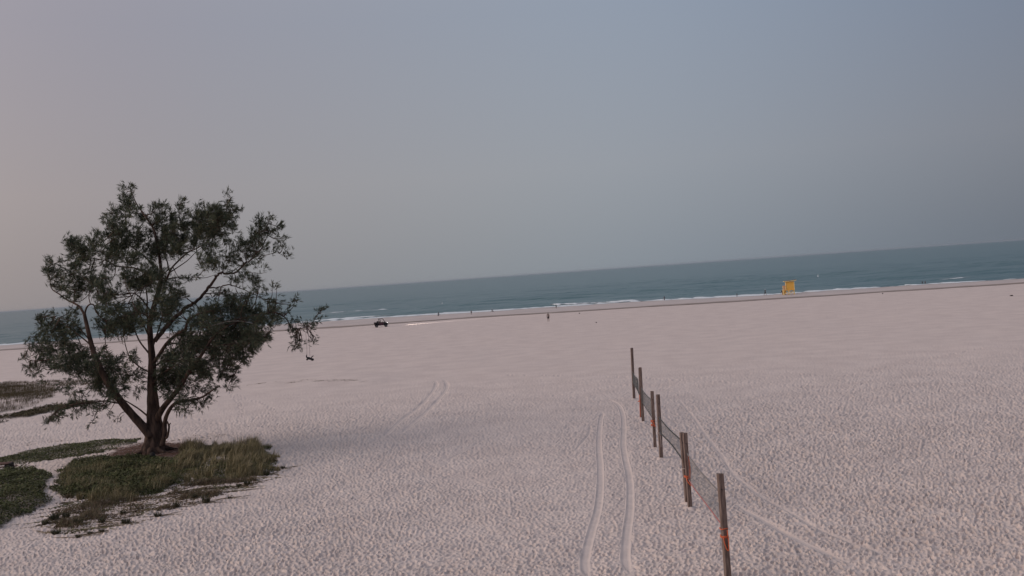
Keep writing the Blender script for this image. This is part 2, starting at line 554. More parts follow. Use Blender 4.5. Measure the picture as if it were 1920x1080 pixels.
for key, pl in TRACKS.items():
    g3 = np.array([ground(*p)[:2] for p in pl])
    c = spline(g3, n=40)
    seg = np.r_[0, np.cumsum(np.linalg.norm(np.diff(c, axis=0), axis=1))]
    s_ = np.arange(0, seg[-1], 0.12)
    c = np.c_[np.interp(s_, seg, c[:, 0]), np.interp(s_, seg, c[:, 1])]
    track_pts[key] = c
    k = 10
    oi = np.arange(-k, k + 1)
    pen = 0.45 * (1 - np.clip(np.minimum(s_, s_[-1] - s_) / 4.0, 0, 1)) + (0.10 if TRK_DEPTH[key] < 0.35 else 0.0)
    for (x, y), pn in zip(c, pen):
        ix = int((x - GX0) / RES); iy = int((y - GY0) / RES)
        if ix < k or iy < k or ix >= tmask.shape[0] - k - 1 or iy >= tmask.shape[1] - k - 1: continue
        dx = GX0 + (ix + oi + 0.5) * RES - x; dy = GY0 + (iy + oi + 0.5) * RES - y
        dd = np.hypot(dx[:, None], dy[None, :]) / (TRK_W[key] / 0.27) + pn
        sl_ = tmask[ix - k:ix + k + 1, iy - k:iy + k + 1]
        np.minimum(sl_, dd, out=sl_)


def track_dist(x, y):
    ix = ((x - GX0) / RES).astype(int); iy = ((y - GY0) / RES).astype(int)
    ok = (ix >= 0) & (iy >= 0) & (ix < tmask.shape[0]) & (iy < tmask.shape[1])
    d = np.full(x.shape, 9.0)
    d[ok] = tmask[ix[ok], iy[ok]]
    return d


def footprints(x, y):
    """overlapping trodden pits with low rims"""
    z = np.zeros_like(x)
    for cell, seed, depth, L, Wd in ((0.205, 101, 0.115, 0.080, 0.051), (0.50, 202, 0.070, 0.15, 0.085)):
        gx = np.floor(x / cell); gy = np.floor(y / cell)
        for i in (-1, 0, 1):
            for j in (-1, 0, 1):
                cx = gx + i; cy = gy + j
                px = (cx + h2(cx, cy, seed)) * cell; py = (cy + h2(cx, cy, seed + 1)) * cell
                a = h2(cx, cy, seed + 2) * math.pi
                dx = x - px; dy = y - py
                ca = np.cos(a); sa = np.sin(a)
                u = (dx * ca + dy * sa) / L; v = (-dx * sa + dy * ca) / Wd
                r2 = u * u + v * v
                d = depth * (0.35 + 0.9 * h2(cx, cy, seed + 3))
                z += -d * np.exp(-r2 * 1.3) + 0.36 * d * np.exp(-((np.sqrt(r2) - 1.5) ** 2) * 5)
    return z


# ------------------------------------------------------------------ sand: one sheet, finer near the camera
def build_sand():
    ys = [-400.0, -120.0, -30.0, 0.0, 12.0, 20.0]
    y = 27.0
    while y < 330:
        ys.append(y)
        y += max(0.05, y * y / 19456.0 * (1.05 if y < 120 else 2.2))
    ys += [345.0, 380.0, 450.0]
    ys = np.array(ys)
    t = [-60, -20, -8, -4, -2.4, -1.6, -1.2, -0.95, -0.8]
    tin = np.linspace(-0.62, 0.62, 1430)
    t = np.r_[t, np.linspace(-0.75, -0.66, 20), tin, np.linspace(0.66, 0.75, 20), [-q for q in t[::-1]]]
    sc = np.maximum(ys, 27.0)
    X = sc[:, None] * t[None, :]
    Y = np.repeat(ys[:, None], len(t), 1)
    Z = gz(X, Y)
    near = (ys > 22) & (ys < 240)
    inn = (np.abs(t) < 0.74)
    sub = np.ix_(near, inn)
    xs = X[sub]; yy = Y[sub]
    fp = np.zeros_like(xs)
    for i in range(0, xs.shape[0], 60):
        fp[i:i + 60] = footprints(xs[i:i + 60], yy[i:i + 60])
    patchy = np.clip(1.0 + 0.8 * fbm(xs * 0.08, yy * 0.08, 31, 3), 0.5, 1.3)
    fade = np.clip(1.1 - (yy - 42) / 55.0, 0.06, 1.0)
    fp *= patchy * fade
    fp += (0.05 * fbm(xs * 1.7, yy * 1.7, 41, 3) + 0.04 * vnoise(xs * 0.8, yy * 0.5, 44) * np.clip((yy - 50) / 60, 0, 1)) * np.clip(1.25 - yy / 100, 0.15, 1)
    # single trails of deeper prints crossing the beach
    tr_ = random.Random(5)
    yrow = ys[near]; tcol = t[inn]
    for _ in range(26):
        x0 = tr_.uniform(-22, 26); y0 = tr_.uniform(29, 75); a = tr_.uniform(0, 6.28); sd = 1
        for k in range(tr_.randint(25, 70)):
            a += tr_.gauss(0, 0.06); x0 += 0.68 * math.cos(a); y0 += 0.68 * math.sin(a); sd = -sd
            px_ = x0 - sd * 0.11 * math.sin(a); py_ = y0 + sd * 0.11 * math.cos(a)
            i0, i1 = np.searchsorted(yrow, (py_ - .5, py_ + .5))
            if i1 - i0 < 1 or py_ < 28 or py_ > 110: continue
            j0, j1 = np.searchsorted(tcol, ((px_ - .5) / max(py_, 27), (px_ + .5) / max(py_, 27)))
            if j1 - j0 < 1: continue
            dx = xs[i0:i1, j0:j1] - px_; dy = yy[i0:i1, j0:j1] - py_
            u = (dx * math.cos(a) + dy * math.sin(a)) / 0.17; v = (-dx * math.sin(a) + dy * math.cos(a)) / 0.085
            r2 = u * u + v * v
            w_ = np.exp(-r2 * r2 * 0.6)
            q = fp[i0:i1, j0:j1]
            q *= 1 - 0.85 * w_
            q += -0.075 * w_ + 0.028 * np.exp(-((np.sqrt(r2) - 1.5) ** 2) * 5)
    d = track_dist(xs, yy)
    k = np.clip((d - 0.19) / 0.16, 0, 1)
    fp = fp * k - 0.085 * (1 - np.clip((d - 0.10) / 0.10, 0, 1))
    # smooth under the dune plants
    Z[sub] += fp
    nr, nc = X.shape
    V = np.stack([X, Y, Z], -1).reshape(-1, 3)
    i = np.arange(nr - 1)[:, None] * nc + np.arange(nc - 1)[None, :]
    Fq = np.stack([i, i + 1, i + nc + 1, i + nc], -1).reshape(-1, 4)
    o = link('sand', mesh_np('sand', V, Fq), M['sand'])
    tag(o, 'wide pale pinkish sand beach covered in footprints', kind='structure')
    return o


build_sand()


def strip(name, x0, x1, dx, fa, fb, z, m, rows=3, label=None):
    """ground-hugging strip between two shore curves"""
    xs = np.arange(x0, x1, dx)
    a = fa(xs); b = fb(xs)
    V = []
    for r in range(rows + 1):
        y = a + (b - a) * r / rows
        V.append(np.c_[xs, y, gz(xs, y) + z])
    V = np.concatenate(V)
    n = len(xs)
    i = np.arange(rows)[:, None] * n + np.arange(n - 1)[None, :]
    Fq = np.stack([i, i + 1, i + n + 1, i + n], -1).reshape(-1, 4)
    return tag(link(name, mesh_np(name, V, Fq), m), label, kind='structure')


strip('wet_sand', -700, 700, 2.0, lambda x: y_damp(x) + 2.0, lambda x: y_water(x) + 14, 0.03, M['wet'],
      rows=14, label='smooth wet sand apron between the dark damp line and the water')
strip('damp_sand', -700, 700, 1.0, lambda x: y_damp(x) - 2.5 - 1.2 * vnoise(x * 0.3, x * 0, 8) - 1.0 * vnoise(x * 0.05, x * 0, 10),
      lambda x: y_damp(x) + 4.6 + 2.5 * vnoise(x * 0.05, x * 0, 9), 0.06, M['damp'],
      rows=5, label='thin dark line of damp sand running along the upper edge of the wash')

# tyre ruts: each a pressed strip with raised lips
GRP = 'tyre ruts pressed into the sand'
TLAB = ['left rut of the fresh tyre pair beside the volleyball posts', 'right rut of the fresh tyre pair beside the volleyball posts',
        'long tyre rut curving past the nearest net on its right side', 'lower tyre rut curving out of the frame at the bottom right',
        'outer curved tyre rut turning back in the middle of the beach', 'inner curved tyre rut turning back in the middle of the beach',
        'faint lower tyre rut slanting across the open sand left of the fresh pair', 'faint upper tyre rut slanting across the open sand left of the fresh pair',
        'thin wheel line winding just left of the fresh tyre pair']
for (key, c), lab in zip(track_pts.items(), TLAB):
    w = TRK_W[key] / 0.27; dp = TRK_DEPTH[key]
    prof = [(-0.27, -0.10), (-0.21, 0.004), (-0.165, 0.014), (-0.13, -0.040), (-0.05, -0.050), (0.0, -0.044), (0.05, -0.050), (0.13, -0.040),
            (0.165, 0.014), (0.21, 0.004), (0.27, -0.10)]
    tdir = np.gradient(c, axis=0); tdir /= np.linalg.norm(tdir, axis=1)[:, None]
    nd = np.c_[tdir[:, 1], -tdir[:, 0]]
    V = []
    s_ = np.arange(len(c)) * 0.12
    end = np.clip(np.minimum(s_, s_[-1] - s_) / 4.0, 0, 1)
    fadez = -0.06 * (1 - end)
    broken = 0.05 * np.clip(vnoise(s_ * 0.6, s_ * 0, int(w * 77) + len(lab)) + (0.0 if dp < 0.5 else -0.2), 0, 1)
    for q, (u, z) in enumerate(prof):
        wob = 0.03 * vnoise(s_ * 2.3, s_ * 0 + q * 1.7, 61)
        xy = c + nd * ((u + wob) * w)[:, None]
        zz = gz(xy[:, 0], xy[:, 1]) + z * (dp if z > -0.09 else 1) + fadez - broken * 2
        if abs(u) < 0.13: zz = zz + 0.006 * np.sin(s_ * 21 + abs(u) * 25) * (abs(u) < 0.12)
        if z > -0.09: zz = zz + 0.022 * fbm(xy[:, 0] * 5.5, xy[:, 1] * 5.5, 63, 2) - 0.03 * np.clip(vnoise(xy[:, 0] * 2.1, xy[:, 1] * 2.1, 64) - 0.22, 0, 1)
        V.append(np.c_[xy, zz])
    V = np.stack(V, 1).reshape(-1, 3)
    n = len(prof)
    i = np.arange(len(c) - 1)[:, None] * n + np.arange(n - 1)[None, :]
    Fq = np.stack([i, i + n, i + n + 1, i + 1], -1).reshape(-1, 4)
    o = link('tyre_track', mesh_np('tyre_track', V, Fq), M['track'])
    tag(o, lab, kind='structure', group=GRP)


# ------------------------------------------------------------------ sea
def wave_z(x, y):
    s = y - y_water(x)                      # metres off the water's edge
    w1 = vnoise(x * 0.012, s * 0.012, 71) * 5; w2 = vnoise(x * 0.02 + 9, s * 0.02, 72) * 4
    amp = np.clip(s / 12, 0, 1) * np.clip(1.2 - s / 900, 0.25, 1)
    a1 = np.clip(0.55 + 1.3 * fbm(x * 0.016, s * 0.03, 73, 2), 0, 1.3)
    ph = s / 19.0 * 2 * math.pi + w1
    z = 0.62 * a1 * (np.exp(1.6 * (np.sin(ph) - 1)) - 0.3)
    ph2 = (s + 0.22 * x) / 8.3 * 2 * math.pi + w2
    z += 0.22 * np.sin(ph2) * np.clip(0.5 + fbm(x * 0.03, s * 0.05, 75, 2) * 1.5, 0, 1.2)
    z += 0.22 * vnoise(x * 0.08, s * 0.30, 77)
    # the shore break: one steep little wave just off the edge, in stretches
    brk = np.clip(0.35 + 1.6 * vnoise(x * 0.018, x * 0, 79), 0, 1)
    z += 0.65 * brk * np.exp(-((s - 9.0 - 2 * w1 / 5) / 3.2) ** 2)
    return SEA_Z + z * amp


def build_sea():
    ys = [215.0]
    while ys[-1] < 1500: ys.append(ys[-1] + max(1.6, (ys[-1] / 420.0) ** 2 * 1.8))
    ys += [1700, 2200, 3200, 5000, 9000, 18000, 40000]
    ys = np.array(ys)
    t = np.r_[-40, -12, -5, -2.5, -1.5, -1.0, np.linspace(-0.72, 0.72, 520), 1.0, 1.5, 2.5, 5, 12, 40]
    X = np.clip(np.maximum(ys, 215)[:, None] * t[None, :], -44000, 44000)
    Y = np.repeat(ys[:, None], len(t), 1)
    near = (ys < 1600)
    Z = np.full(X.shape, SEA_Z)
    inn = np.abs(t) < 0.73
    sub = np.ix_(near, inn)
    Z[sub] = wave_z(X[sub], Y[sub])
    nr, nc = X.shape
    V = np.stack([X, Y, Z], -1).reshape(-1, 3)
    i = np.arange(nr - 1)[:, None] * nc + np.arange(nc - 1)[None, :]
    Fq = np.stack([i, i + 1, i + nc + 1, i + nc], -1).reshape(-1, 4)
    tag(link('sea', mesh_np('sea', V, Fq), M['sea']), 'grey teal sea with low waves reaching to the horizon', kind='structure')


build_sea()


def foam_strip(name, label, x0, x1, off, width, seed, thr=-0.1, dx=0.6, zoff=0.05, hgt=1.0):
    """broken rows of foam lying on the water along the shore"""
    xs = np.arange(x0, x1, dx)
    nz = fbm(xs * 0.045, xs * 0 + seed, seed, 3) + 0.5 * fbm(xs * 0.4, xs * 0 + 2, seed + 9, 2)
    e = np.clip(np.minimum(xs - x0, x1 - xs) / 3, 0, 1)
    wd = np.clip((nz - thr) * 1.9, 0, 1.4) * width * e
    c = y_water(xs) + off + 1.2 * vnoise(xs * 0.08, xs * 0, seed + 3)
    V = []; Fc = []
    rows = 5
    for i, x in enumerate(xs):
        for r in range(rows):
            q = (r / (rows - 1) - 0.5)
            yy = c[i] + wd[i] * q + (0.25 * width * vnoise(x * 1.3, r * 5.1, seed + 20) if 0 < r < rows - 1 else 0)
            V.append((x, yy, 0.0))
    V = np.array(V)
    V[:, 2] = np.maximum(wave_z(V[:, 0], V[:, 1]), gz(V[:, 0], V[:, 1]) + 0.02) + zoff
    bulge = np.tile([0, 0.10, 0.16, 0.10, 0], len(xs)) * np.repeat(np.clip(wd / width, 0, 1), rows)
    V[:, 2] += bulge * hgt
    for i in range(len(xs) - 1):
        if wd[i] + wd[i + 1] < 0.15: continue
        for r in range(rows - 1):
            a = i * rows + r
            Fc.append((a, a + rows, a + rows + 1, a + 1))
    if not Fc: return
    me = mesh_np(name, V, np.array(Fc))
    tag(link(name, me, M['foam']), label, 'foam', kind='stuff')


foam_strip('foam', 'white foam line where the sea meets the sand along the whole beach', -260, 300, 1.0, 9.0, 301, thr=-0.45, hgt=1.6)
foam_strip('foam', 'bright breaking foam right of the walking person in black shorts', 11, 38, 9.0, 8, 302, thr=-0.12, hgt=2.0)
foam_strip('foam', 'long white breaker out in the water behind the buggy', -80, -50, 100, 5.0, 303, thr=-0.25)
foam_strip('foam', 'low breaker off the beach near the right edge of the sea', 124, 134, 38, 1.8, 304, thr=-0.1)
foam_strip('foam', 'small breaker close to the sand at the far right edge of the sea', 119, 128, 15, 2.2, 305, thr=-0.1)
foam_strip('foam', 'thin second foam line in the shallows left of the yellow tower', -90, 110, 13.0, 3.5, 306, thr=0.02)



# ------------------------------------------------------------------ volleyball posts and nets
def make_post(px, py, toppx, toppy, label, lean=0.0, w=0.16, extra=None):
    g = ground(px, py)
    tp = at(toppx, toppy, g[1])
    h = tp[2] - g[2]
    o = empty('wooden_post', g)
    mb = MB()
    lx = tp[0] - g[0]
    n = 7
    rs = random.Random(int(px * 3 + py))
    ch = 0.18
    sec = []
    for sx, sy in ((1, 1), (-1, 1), (-1, -1), (1, -1)):
        a = [(sx * (1 - ch), sy), (sx, sy * (1 - ch))] if sx * sy < 0 else [(sx, sy * (1 - ch)), (sx * (1 - ch), sy)]
        sec += a
    vs_ = []; fs = []
    a0 = rs.uniform(-0.2, 0.2)
    for i in range(n):
        f = i / (n - 1)
        z = -0.35 + (h + 0.35) * f
        tw = a0 + 0.05 * f
        for x, y in sec:
            q = w / 2 * (1 + rs.uniform(-0.025, 0.025))
            X = x * q * math.cos(tw) - y * q * math.sin(tw); Y = x * q * math.sin(tw) + y * q * math.cos(tw)
            zz = z + (rs.uniform(-0.012, 0.012) if i == n - 1 else 0)
            vs_.append((X + lx * max(z, 0) / h, Y, zz))
    m_ = len(sec)
    for i in range(n - 1):
        for k in range(m_):
            fs.append((i * m_ + k, i * m_ + (k + 1) % m_, (i + 1) * m_ + (k + 1) % m_, (i + 1) * m_ + k))
    fs.append(tuple((n - 1) * m_ + k for k in range(m_)))
    mb.add(vs_, fs)
    tag(o, label, 'post', 'timber volleyball net posts')
    mb.build('shaft', M['timber'], o)
    for zz in (h * 0.86, h * 0.33):
        hd = MB(); hd.disc_x((lx * zz / h, -w / 2 - 0.008, zz), 0.022, 0.03, 8); hd.build('bolt', M['dark'], o)
    # drifted sand against the foot
    dm = MB()
    vs_ = []; fs = []
    for r, zz in ((0.10, 0.07), (0.2, 0.035), (0.36, -0.06)):
        for k in range(14):
            a = 2 * math.pi * k / 14
            q = r * (1 + 0.25 * math.sin(3 * a + px))
            vs_.append((q * math.cos(a), q * math.sin(a), zz + rs.uniform(-0.008, 0.008)))
    for i in range(2):
        for k in range(14):
            fs.append((i * 14 + k, (i + 1) * 14 + k, (i + 1) * 14 + (k + 1) % 14, i * 14 + (k + 1) % 14))
    fs.append(tuple(range(14)))
    dm.add(vs_, fs)
    dm.build('sand_collar', M['sand'], o, smooth=True)
    return g, h, w


P7 = make_post(1366, 1094, 1350, 888, 'nearest and largest timber post, cut off by the bottom edge, tied with orange cord', w=0.175)
P6 = make_post(1294, 953, 1284, 811.5, 'front post of the second pair, draped with a long orange strap', w=0.165)
P5 = make_post(1288.5, 944, 1278, 811, 'rear post of the second pair, half hidden behind the orange-strapped post', w=0.15)
P4 = make_post(1240, 860, 1233.5, 740, 'taller front post of the third pair, holding the dark edged net', w=0.165)
P3 = make_post(1228.5, 840.5, 1222.5, 733.5, 'rear post of the third pair with orange cord wound round its middle', w=0.165)
P2 = make_post(1206, 791.5, 1200.5, 689, 'dark front post of the fourth pair, second farthest group from the camera', w=0.17)
P2B = make_post(1201.5, 784, 1198.6, 690, 'slim rear post of the fourth pair with orange cord hanging down it', w=0.11)
P1 = make_post(1189, 748.5, 1184.5, 652.5, 'farthest lone timber post at the end of the row of nets', w=0.17)


def net(label, A, B, pa_top, pa_bot, pb_top, pb_bot, sag_t, sag_b, band_t, band_b, cordmat):
    """A, B posts; the pixel rows where tapes meet the posts give their heights"""
    ga, gb = A[0], B[0]
    za1 = at(*pa_top, ga[1])[2]; za0 = at(*pa_bot, ga[1])[2]
    zb1 = at(*pb_top, gb[1])[2]; zb0 = at(*pb_bot, gb[1])[2]
    a = np.array(ga[:2]); b = np.array(gb[:2])
    L = np.linalg.norm(b - a)
    u = (b - a) / L
    a2 = a + u * A[2] * 0.6; b2 = b - u * B[2] * 0.6
    o = empty('volleyball_net', (a2[0], a2[1], 0))
    tag(o, label, 'net', 'volleyball nets strung between the timber posts')
    o0 = (a2[0], a2[1], 0)

    def P(s, f):
        """s along 0..1, f 0 bottom .. 1 top"""
        zt = za1 + (zb1 - za1) * s - sag_t * 4 * s * (1 - s)
        zb = za0 + (zb0 - za0) * s - sag_b * 4 * s * (1 - s)
        q = a2 + (b2 - a2) * s
        off = 0.02 * math.sin(s * 5 + f * 2) * s * (1 - s) * 4
        return Vector((q[0] - o0[0] + off, q[1] - o0[1], zb + (zt - zb) * f))
    e0, e1 = 0.03, 0.97
    c = MB()
    nv = int(L / 0.12)
    for i in range(nv + 1):
        s = e0 + (e1 - e0) * i / nv
        c.tube([P(s, 0), P(s, 0.5), P(s, 1)], 0.0027, 3, cap=False)
    for j in range(1, 9):
        c.tube([P(e0 + (e1 - e0) * i / 24, j / 9) for i in range(25)], 0.0027, 3, cap=False)
    co = c.build('netting', cordmat, o)
    co['kind'] = 'stuff'

    def band(name, f, hh, m_):
        mb = MB()
        vs_ = []; fs = []
        N = 30
        for i in range(N + 1):
            p = P(e0 + (e1 - e0) * i / N, f)
            for dx, dz in ((-0.008, -hh / 2), (0.008, -hh / 2), (0.008, hh / 2), (-0.008, hh / 2)):
                vs_.append(p + Vector((dx, 0, dz)))
        for i in range(N):
            for k in range(4):
                fs.append((i * 4 + k, i * 4 + (k + 1) % 4, i * 4 + 4 + (k + 1) % 4, i * 4 + 4 + k))
        fs += [(3, 2, 1, 0), tuple(N * 4 + k for k in range(4))]
        mb.add(vs_, fs)
        mb.build(name, m_, o)
    band('top_tape', 1.0, band_t[0], band_t[1]); band('bottom_tape', 0.0, band_b[0], band_b[1])
    for s, e in ((0, e0), (1, e1)):
        t_ = MB(); t_.tube([P(s, 1), P(e, 1)], 0.012, 5); t_.build('corner_cord', M['cord'], o)
        t_ = MB(); t_.tube([P(s, 0), P(e, 0)], 0.012, 5); t_.build('corner_cord', M['cord'], o)
        t_ = MB(); t_.tube([P(e, 0), P(e, 1)], 0.014, 5); t_.build('end_rod', M['cord'], o)
    return o


N1 = net('nearest net, faded grey with pinkish lower tape, tied up with orange straps', P7, P6, (1352.5, 930), (1356.5, 991), (1287.5, 848), (1292, 897), 0.05, 0.06,
         (0.06, M['grey_band']), (0.05, M['pink_band']), M['cord'])
N2 = net('second net, slack and curved with dark upper and lower tapes', P5, P4, (1280, 829), (1283, 868), (1236, 781), (1237.5, 810), 0.05, -0.10,
         (0.07, M['dark_band']), (0.08, M['dark_band']), M['cord'])
N3 = net('third net, thin grey one between the third and fourth pairs of posts', P3, P2, (1223.5, 751), (1225.5, 787), (1202, 726), (1204, 751), 0.05, 0.05,
         (0.06, M['cord']), (0.05, M['cord']), M['cord'])
N4 = net('farthest net, narrow grey one leading to the last lone post', P2B, P1, (1199.6, 711), (1200.6, 740), (1186.5, 696), (1188, 717), 0.05, 0.0,
         (0.06, M['cord']), (0.05, M['cord']), M['cord'])


def wraps(netobj, post, rings, strands, m_, r=0.014):
    """cord wound round a post (rings at heights) with hanging strands; each piece a part of its net"""
    g, h, w = post
    off = Vector(netobj.location)
    for z, tilt in rings:
        k = w / 2 + r
        pts = [(-k, -k), (k, -k), (k, k), (-k, k), (-k, -k)]
        mb = MB()
        mb.tube([Vector((g[0] + x - (0.02 * z), g[1] + y, g[2] + z + tilt * x / w)) - off for x, y in pts], r, 6)
        mb.build('tie_cord', m_, netobj, smooth=True)
    for st in strands:
        mb = MB()
        mb.tube([Vector((g[0] + x, g[1] + y, g[2] + z)) - off for x, y, z in spline(st, n=4)], r, 6)
        mb.build('hanging_strap', m_, netobj, smooth=True)


def zpix(post, px, py):
    return at(px, py, post[0][1])[2] - post[0][2]


def xpix(post, px, py):
    return at(px, py, post[0][1])[0] - post[0][0]


def strand(post, pix, y=None):
    w = post[2]
    return [(xpix(post, *p), -(w / 2 + 0.03) if y is None else y, zpix(post, *p)) for p in pix]


for (post, netobj, rings, strs, m_, r) in (
        (P7, N1, [(1359, 990, 0.02), (1360, 1004, 0.0), (1360, 1006.5, -0.015)], [[(1355, 1006), (1357.5, 1018), (1362, 1029), (1365, 1028), (1364, 1006)],
                                                           [(1362, 992), (1363, 1004)]], M['orange'], 0.015),
        (P6, N1, [(1291, 892, 0.02), (1291, 894.5, -0.03)], [[(1288.5, 853), (1291, 862), (1293, 878), (1293, 893)], [(1289, 855), (1289.5, 870), (1291.5, 884), (1292, 893)],
                                       [(1286, 893), (1288, 901), (1295, 910)], [(1285, 891), (1288, 896), (1294, 894)]], M['orange'], 0.02),
        (P5, N2, [(1283, 878, 0.0)], [], M['pale_rope'], 0.014),
        (P4, N2, [(1237, 811, 0.06)], [[(1236.5, 812), (1238.5, 825), (1239, 838)]], M['pale_rope'], 0.012),
        (P3, N3, [(1226, 788, 0.02), (1226, 791, -0.02), (1226, 795, 0.03), (1226.5, 798, -0.02)], [[(1223, 788), (1226, 795), (1229, 800)]], M['orange'], 0.016),
        (P2B, N4, [(1200.5, 752, 0.02)], [[(1199.6, 752), (1199.8, 765), (1200.5, 783)], [(1198.9, 740), (1199.3, 752)]], M['orange'], 0.02),
        (P1, N4, [(1187.4, 716, 0.0)], [], M['pale_rope'], 0.02)):
    wraps(netobj, post, [(zpix(post, px, py), tl) for px, py, tl in rings], [strand(post, s) for s in strs], m_, r)


# ------------------------------------------------------------------ lifeguard tower
def build_tower():
    g = ground(1480.5, 552.5)
    o = empty('lifeguard_tower', g, R(-12))
    tag(o, 'bright yellow lifeguard tower on braced legs with an overhanging grey roof', 'lifeguard tower')
    zd = 1.12                                   # deck
    legs = {}
    for x in (-1.45, -0.15, 1.15):
        for y in (-1.0, 1.0):
            b = MB(); sp = 0.10 if x > 1 else (-0.05 if x < -1 else 0)
            b.bar((x + sp, y * 1.05, -0.4), (x, y, zd), 0.15); b.build('leg', M['cream'], o)
    for y in (-1.06, 1.06):
        for x0, x1 in ((-1.42, -0.18), (-0.12, 1.15)):
            b = MB(); b.bar((x0, y, 0.12), (x1, y, 0.98), 0.09, 0.05); b.build('brace', M['cream'], o)
            b = MB(); b.bar((x0, y * 1.05, 0.98), (x1, y * 1.05, 0.12), 0.09, 0.05); b.build('brace', M['yellow'], o)
    for x in (-1.45, 1.15):
        b = MB(); b.bar((x, -1, 0.15), (x, 1, 0.95), 0.08); b.build('brace', M['cream'], o)
    b = MB(); b.box((-0.15, 0, zd + 0.06), (2.95, 2.35, 0.12), ch=0.02); b.build('deck', M['yellow'], o)
    # cabin: boarded walls
    cx0, cx1, cy0, cy1, z0, z1 = -0.80, 1.22, -0.95, 0.95, zd + 0.12, 3.36
    n = 9
    for y in (cy0, cy1):
        for i in range(n):
            w = (cx1 - cx0) / n
            b = MB(); b.box((cx0 + w * (i + 0.5), y, (z0 + z1) / 2), (w - 0.012, 0.05, z1 - z0)); b.build('board', M['yellow'], o)
    for x in (cx0, cx1):
        for i in range(8):
            w = (cy1 - cy0 - 0.06) / 8
            if x == cx0 and i in (3, 4): 
                continue
            b = MB(); b.box((x, cy0 + 0.03 + w * (i + 0.5), (z0 + z1) / 2), (0.05, w - 0.012, z1 - z0)); b.build('board', M['yellow'], o)
    d = MB(); d.box((cx0 - 0.01, 0.0, z0 + 0.95), (0.05, 0.42, 1.9)); dd = d.build('door', M['orange_wood'], o)
    k = MB(); k.box((cx0 - 0.06, 0.14, z0 + 0.95), (0.05, 0.04, 0.12)); k.build('handle', M['dark'], dd)
    for x, y in ((cx0, cy0), (cx1, cy0), (cx0, cy1), (cx1, cy1)):
        b = MB(); b.box((x, y * 1.03, (z0 + z1) / 2), (0.13, 0.13, z1 - z0 + 0.02)); b.build('corner_trim', M['cream'], o)
    # side window shutter on the right wall
    b = MB(); b.box((cx1 + 0.05, 0, 2.5), (0.04, 1.0, 0.7)); s = b.build('window', M['cream'], o)
    b = MB(); b.box((cx1 + 0.08, 0, 2.5), (0.02, 0.85, 0.55)); b.build('pane', M['dark'], s)
    # porch rail on the left
    for x, y in ((-1.52, -1.08), (-1.52, 1.08), (-0.98, -1.08), (-0.98, 1.08)):
        b = MB(); b.box((x, y, zd + 0.12 + 0.52), (0.10, 0.10, 1.04)); b.build('rail_post', M['cream'], o)
    for z in (1.50, 1.78, 2.06, 2.27):
        for y in (-1.08, 1.08):
            b = MB(); b.box((-1.25, y, z), (0.46, 0.06, 0.12)); b.build('rail', M['orange_wood'], o)
        b = MB(); b.box((-1.52, 0, z), (0.06, 2.04, 0.10)); b.build('rail', M['orange_wood'], o)
    # ramp on the sea side
    b = MB(); b.bar((-1.2, 1.2, zd), (-1.2, 3.6, 0.0), 0.9, 0.08); b.build('ramp', M['yellow'], o)
    # roof, tilted up towards the right
    b = MB(); b.prism([(-1.30, 3.42), (1.78, 3.62), (1.78, 3.80), (-1.30, 3.56)], -1.35, 1.35)
    rf = b.build('roof', M['roof'], o)
    for y in (-1.37, 1.37):
        f = MB(); f.prism([(-1.33, 3.36), (1.82, 3.56), (1.82, 3.69), (-1.33, 3.49)], y - 0.02, y + 0.02); f.build('fascia', M['cream'], rf)
    f = MB(); f.box((1.80, 0, 3.63), (0.05, 2.70, 0.14)); f.build('fascia', M['cream'], rf)
    f = MB(); f.box((-1.32, 0, 3.44), (0.05, 2.70, 0.13)); f.build('fascia', M['cream'], rf)


build_tower()


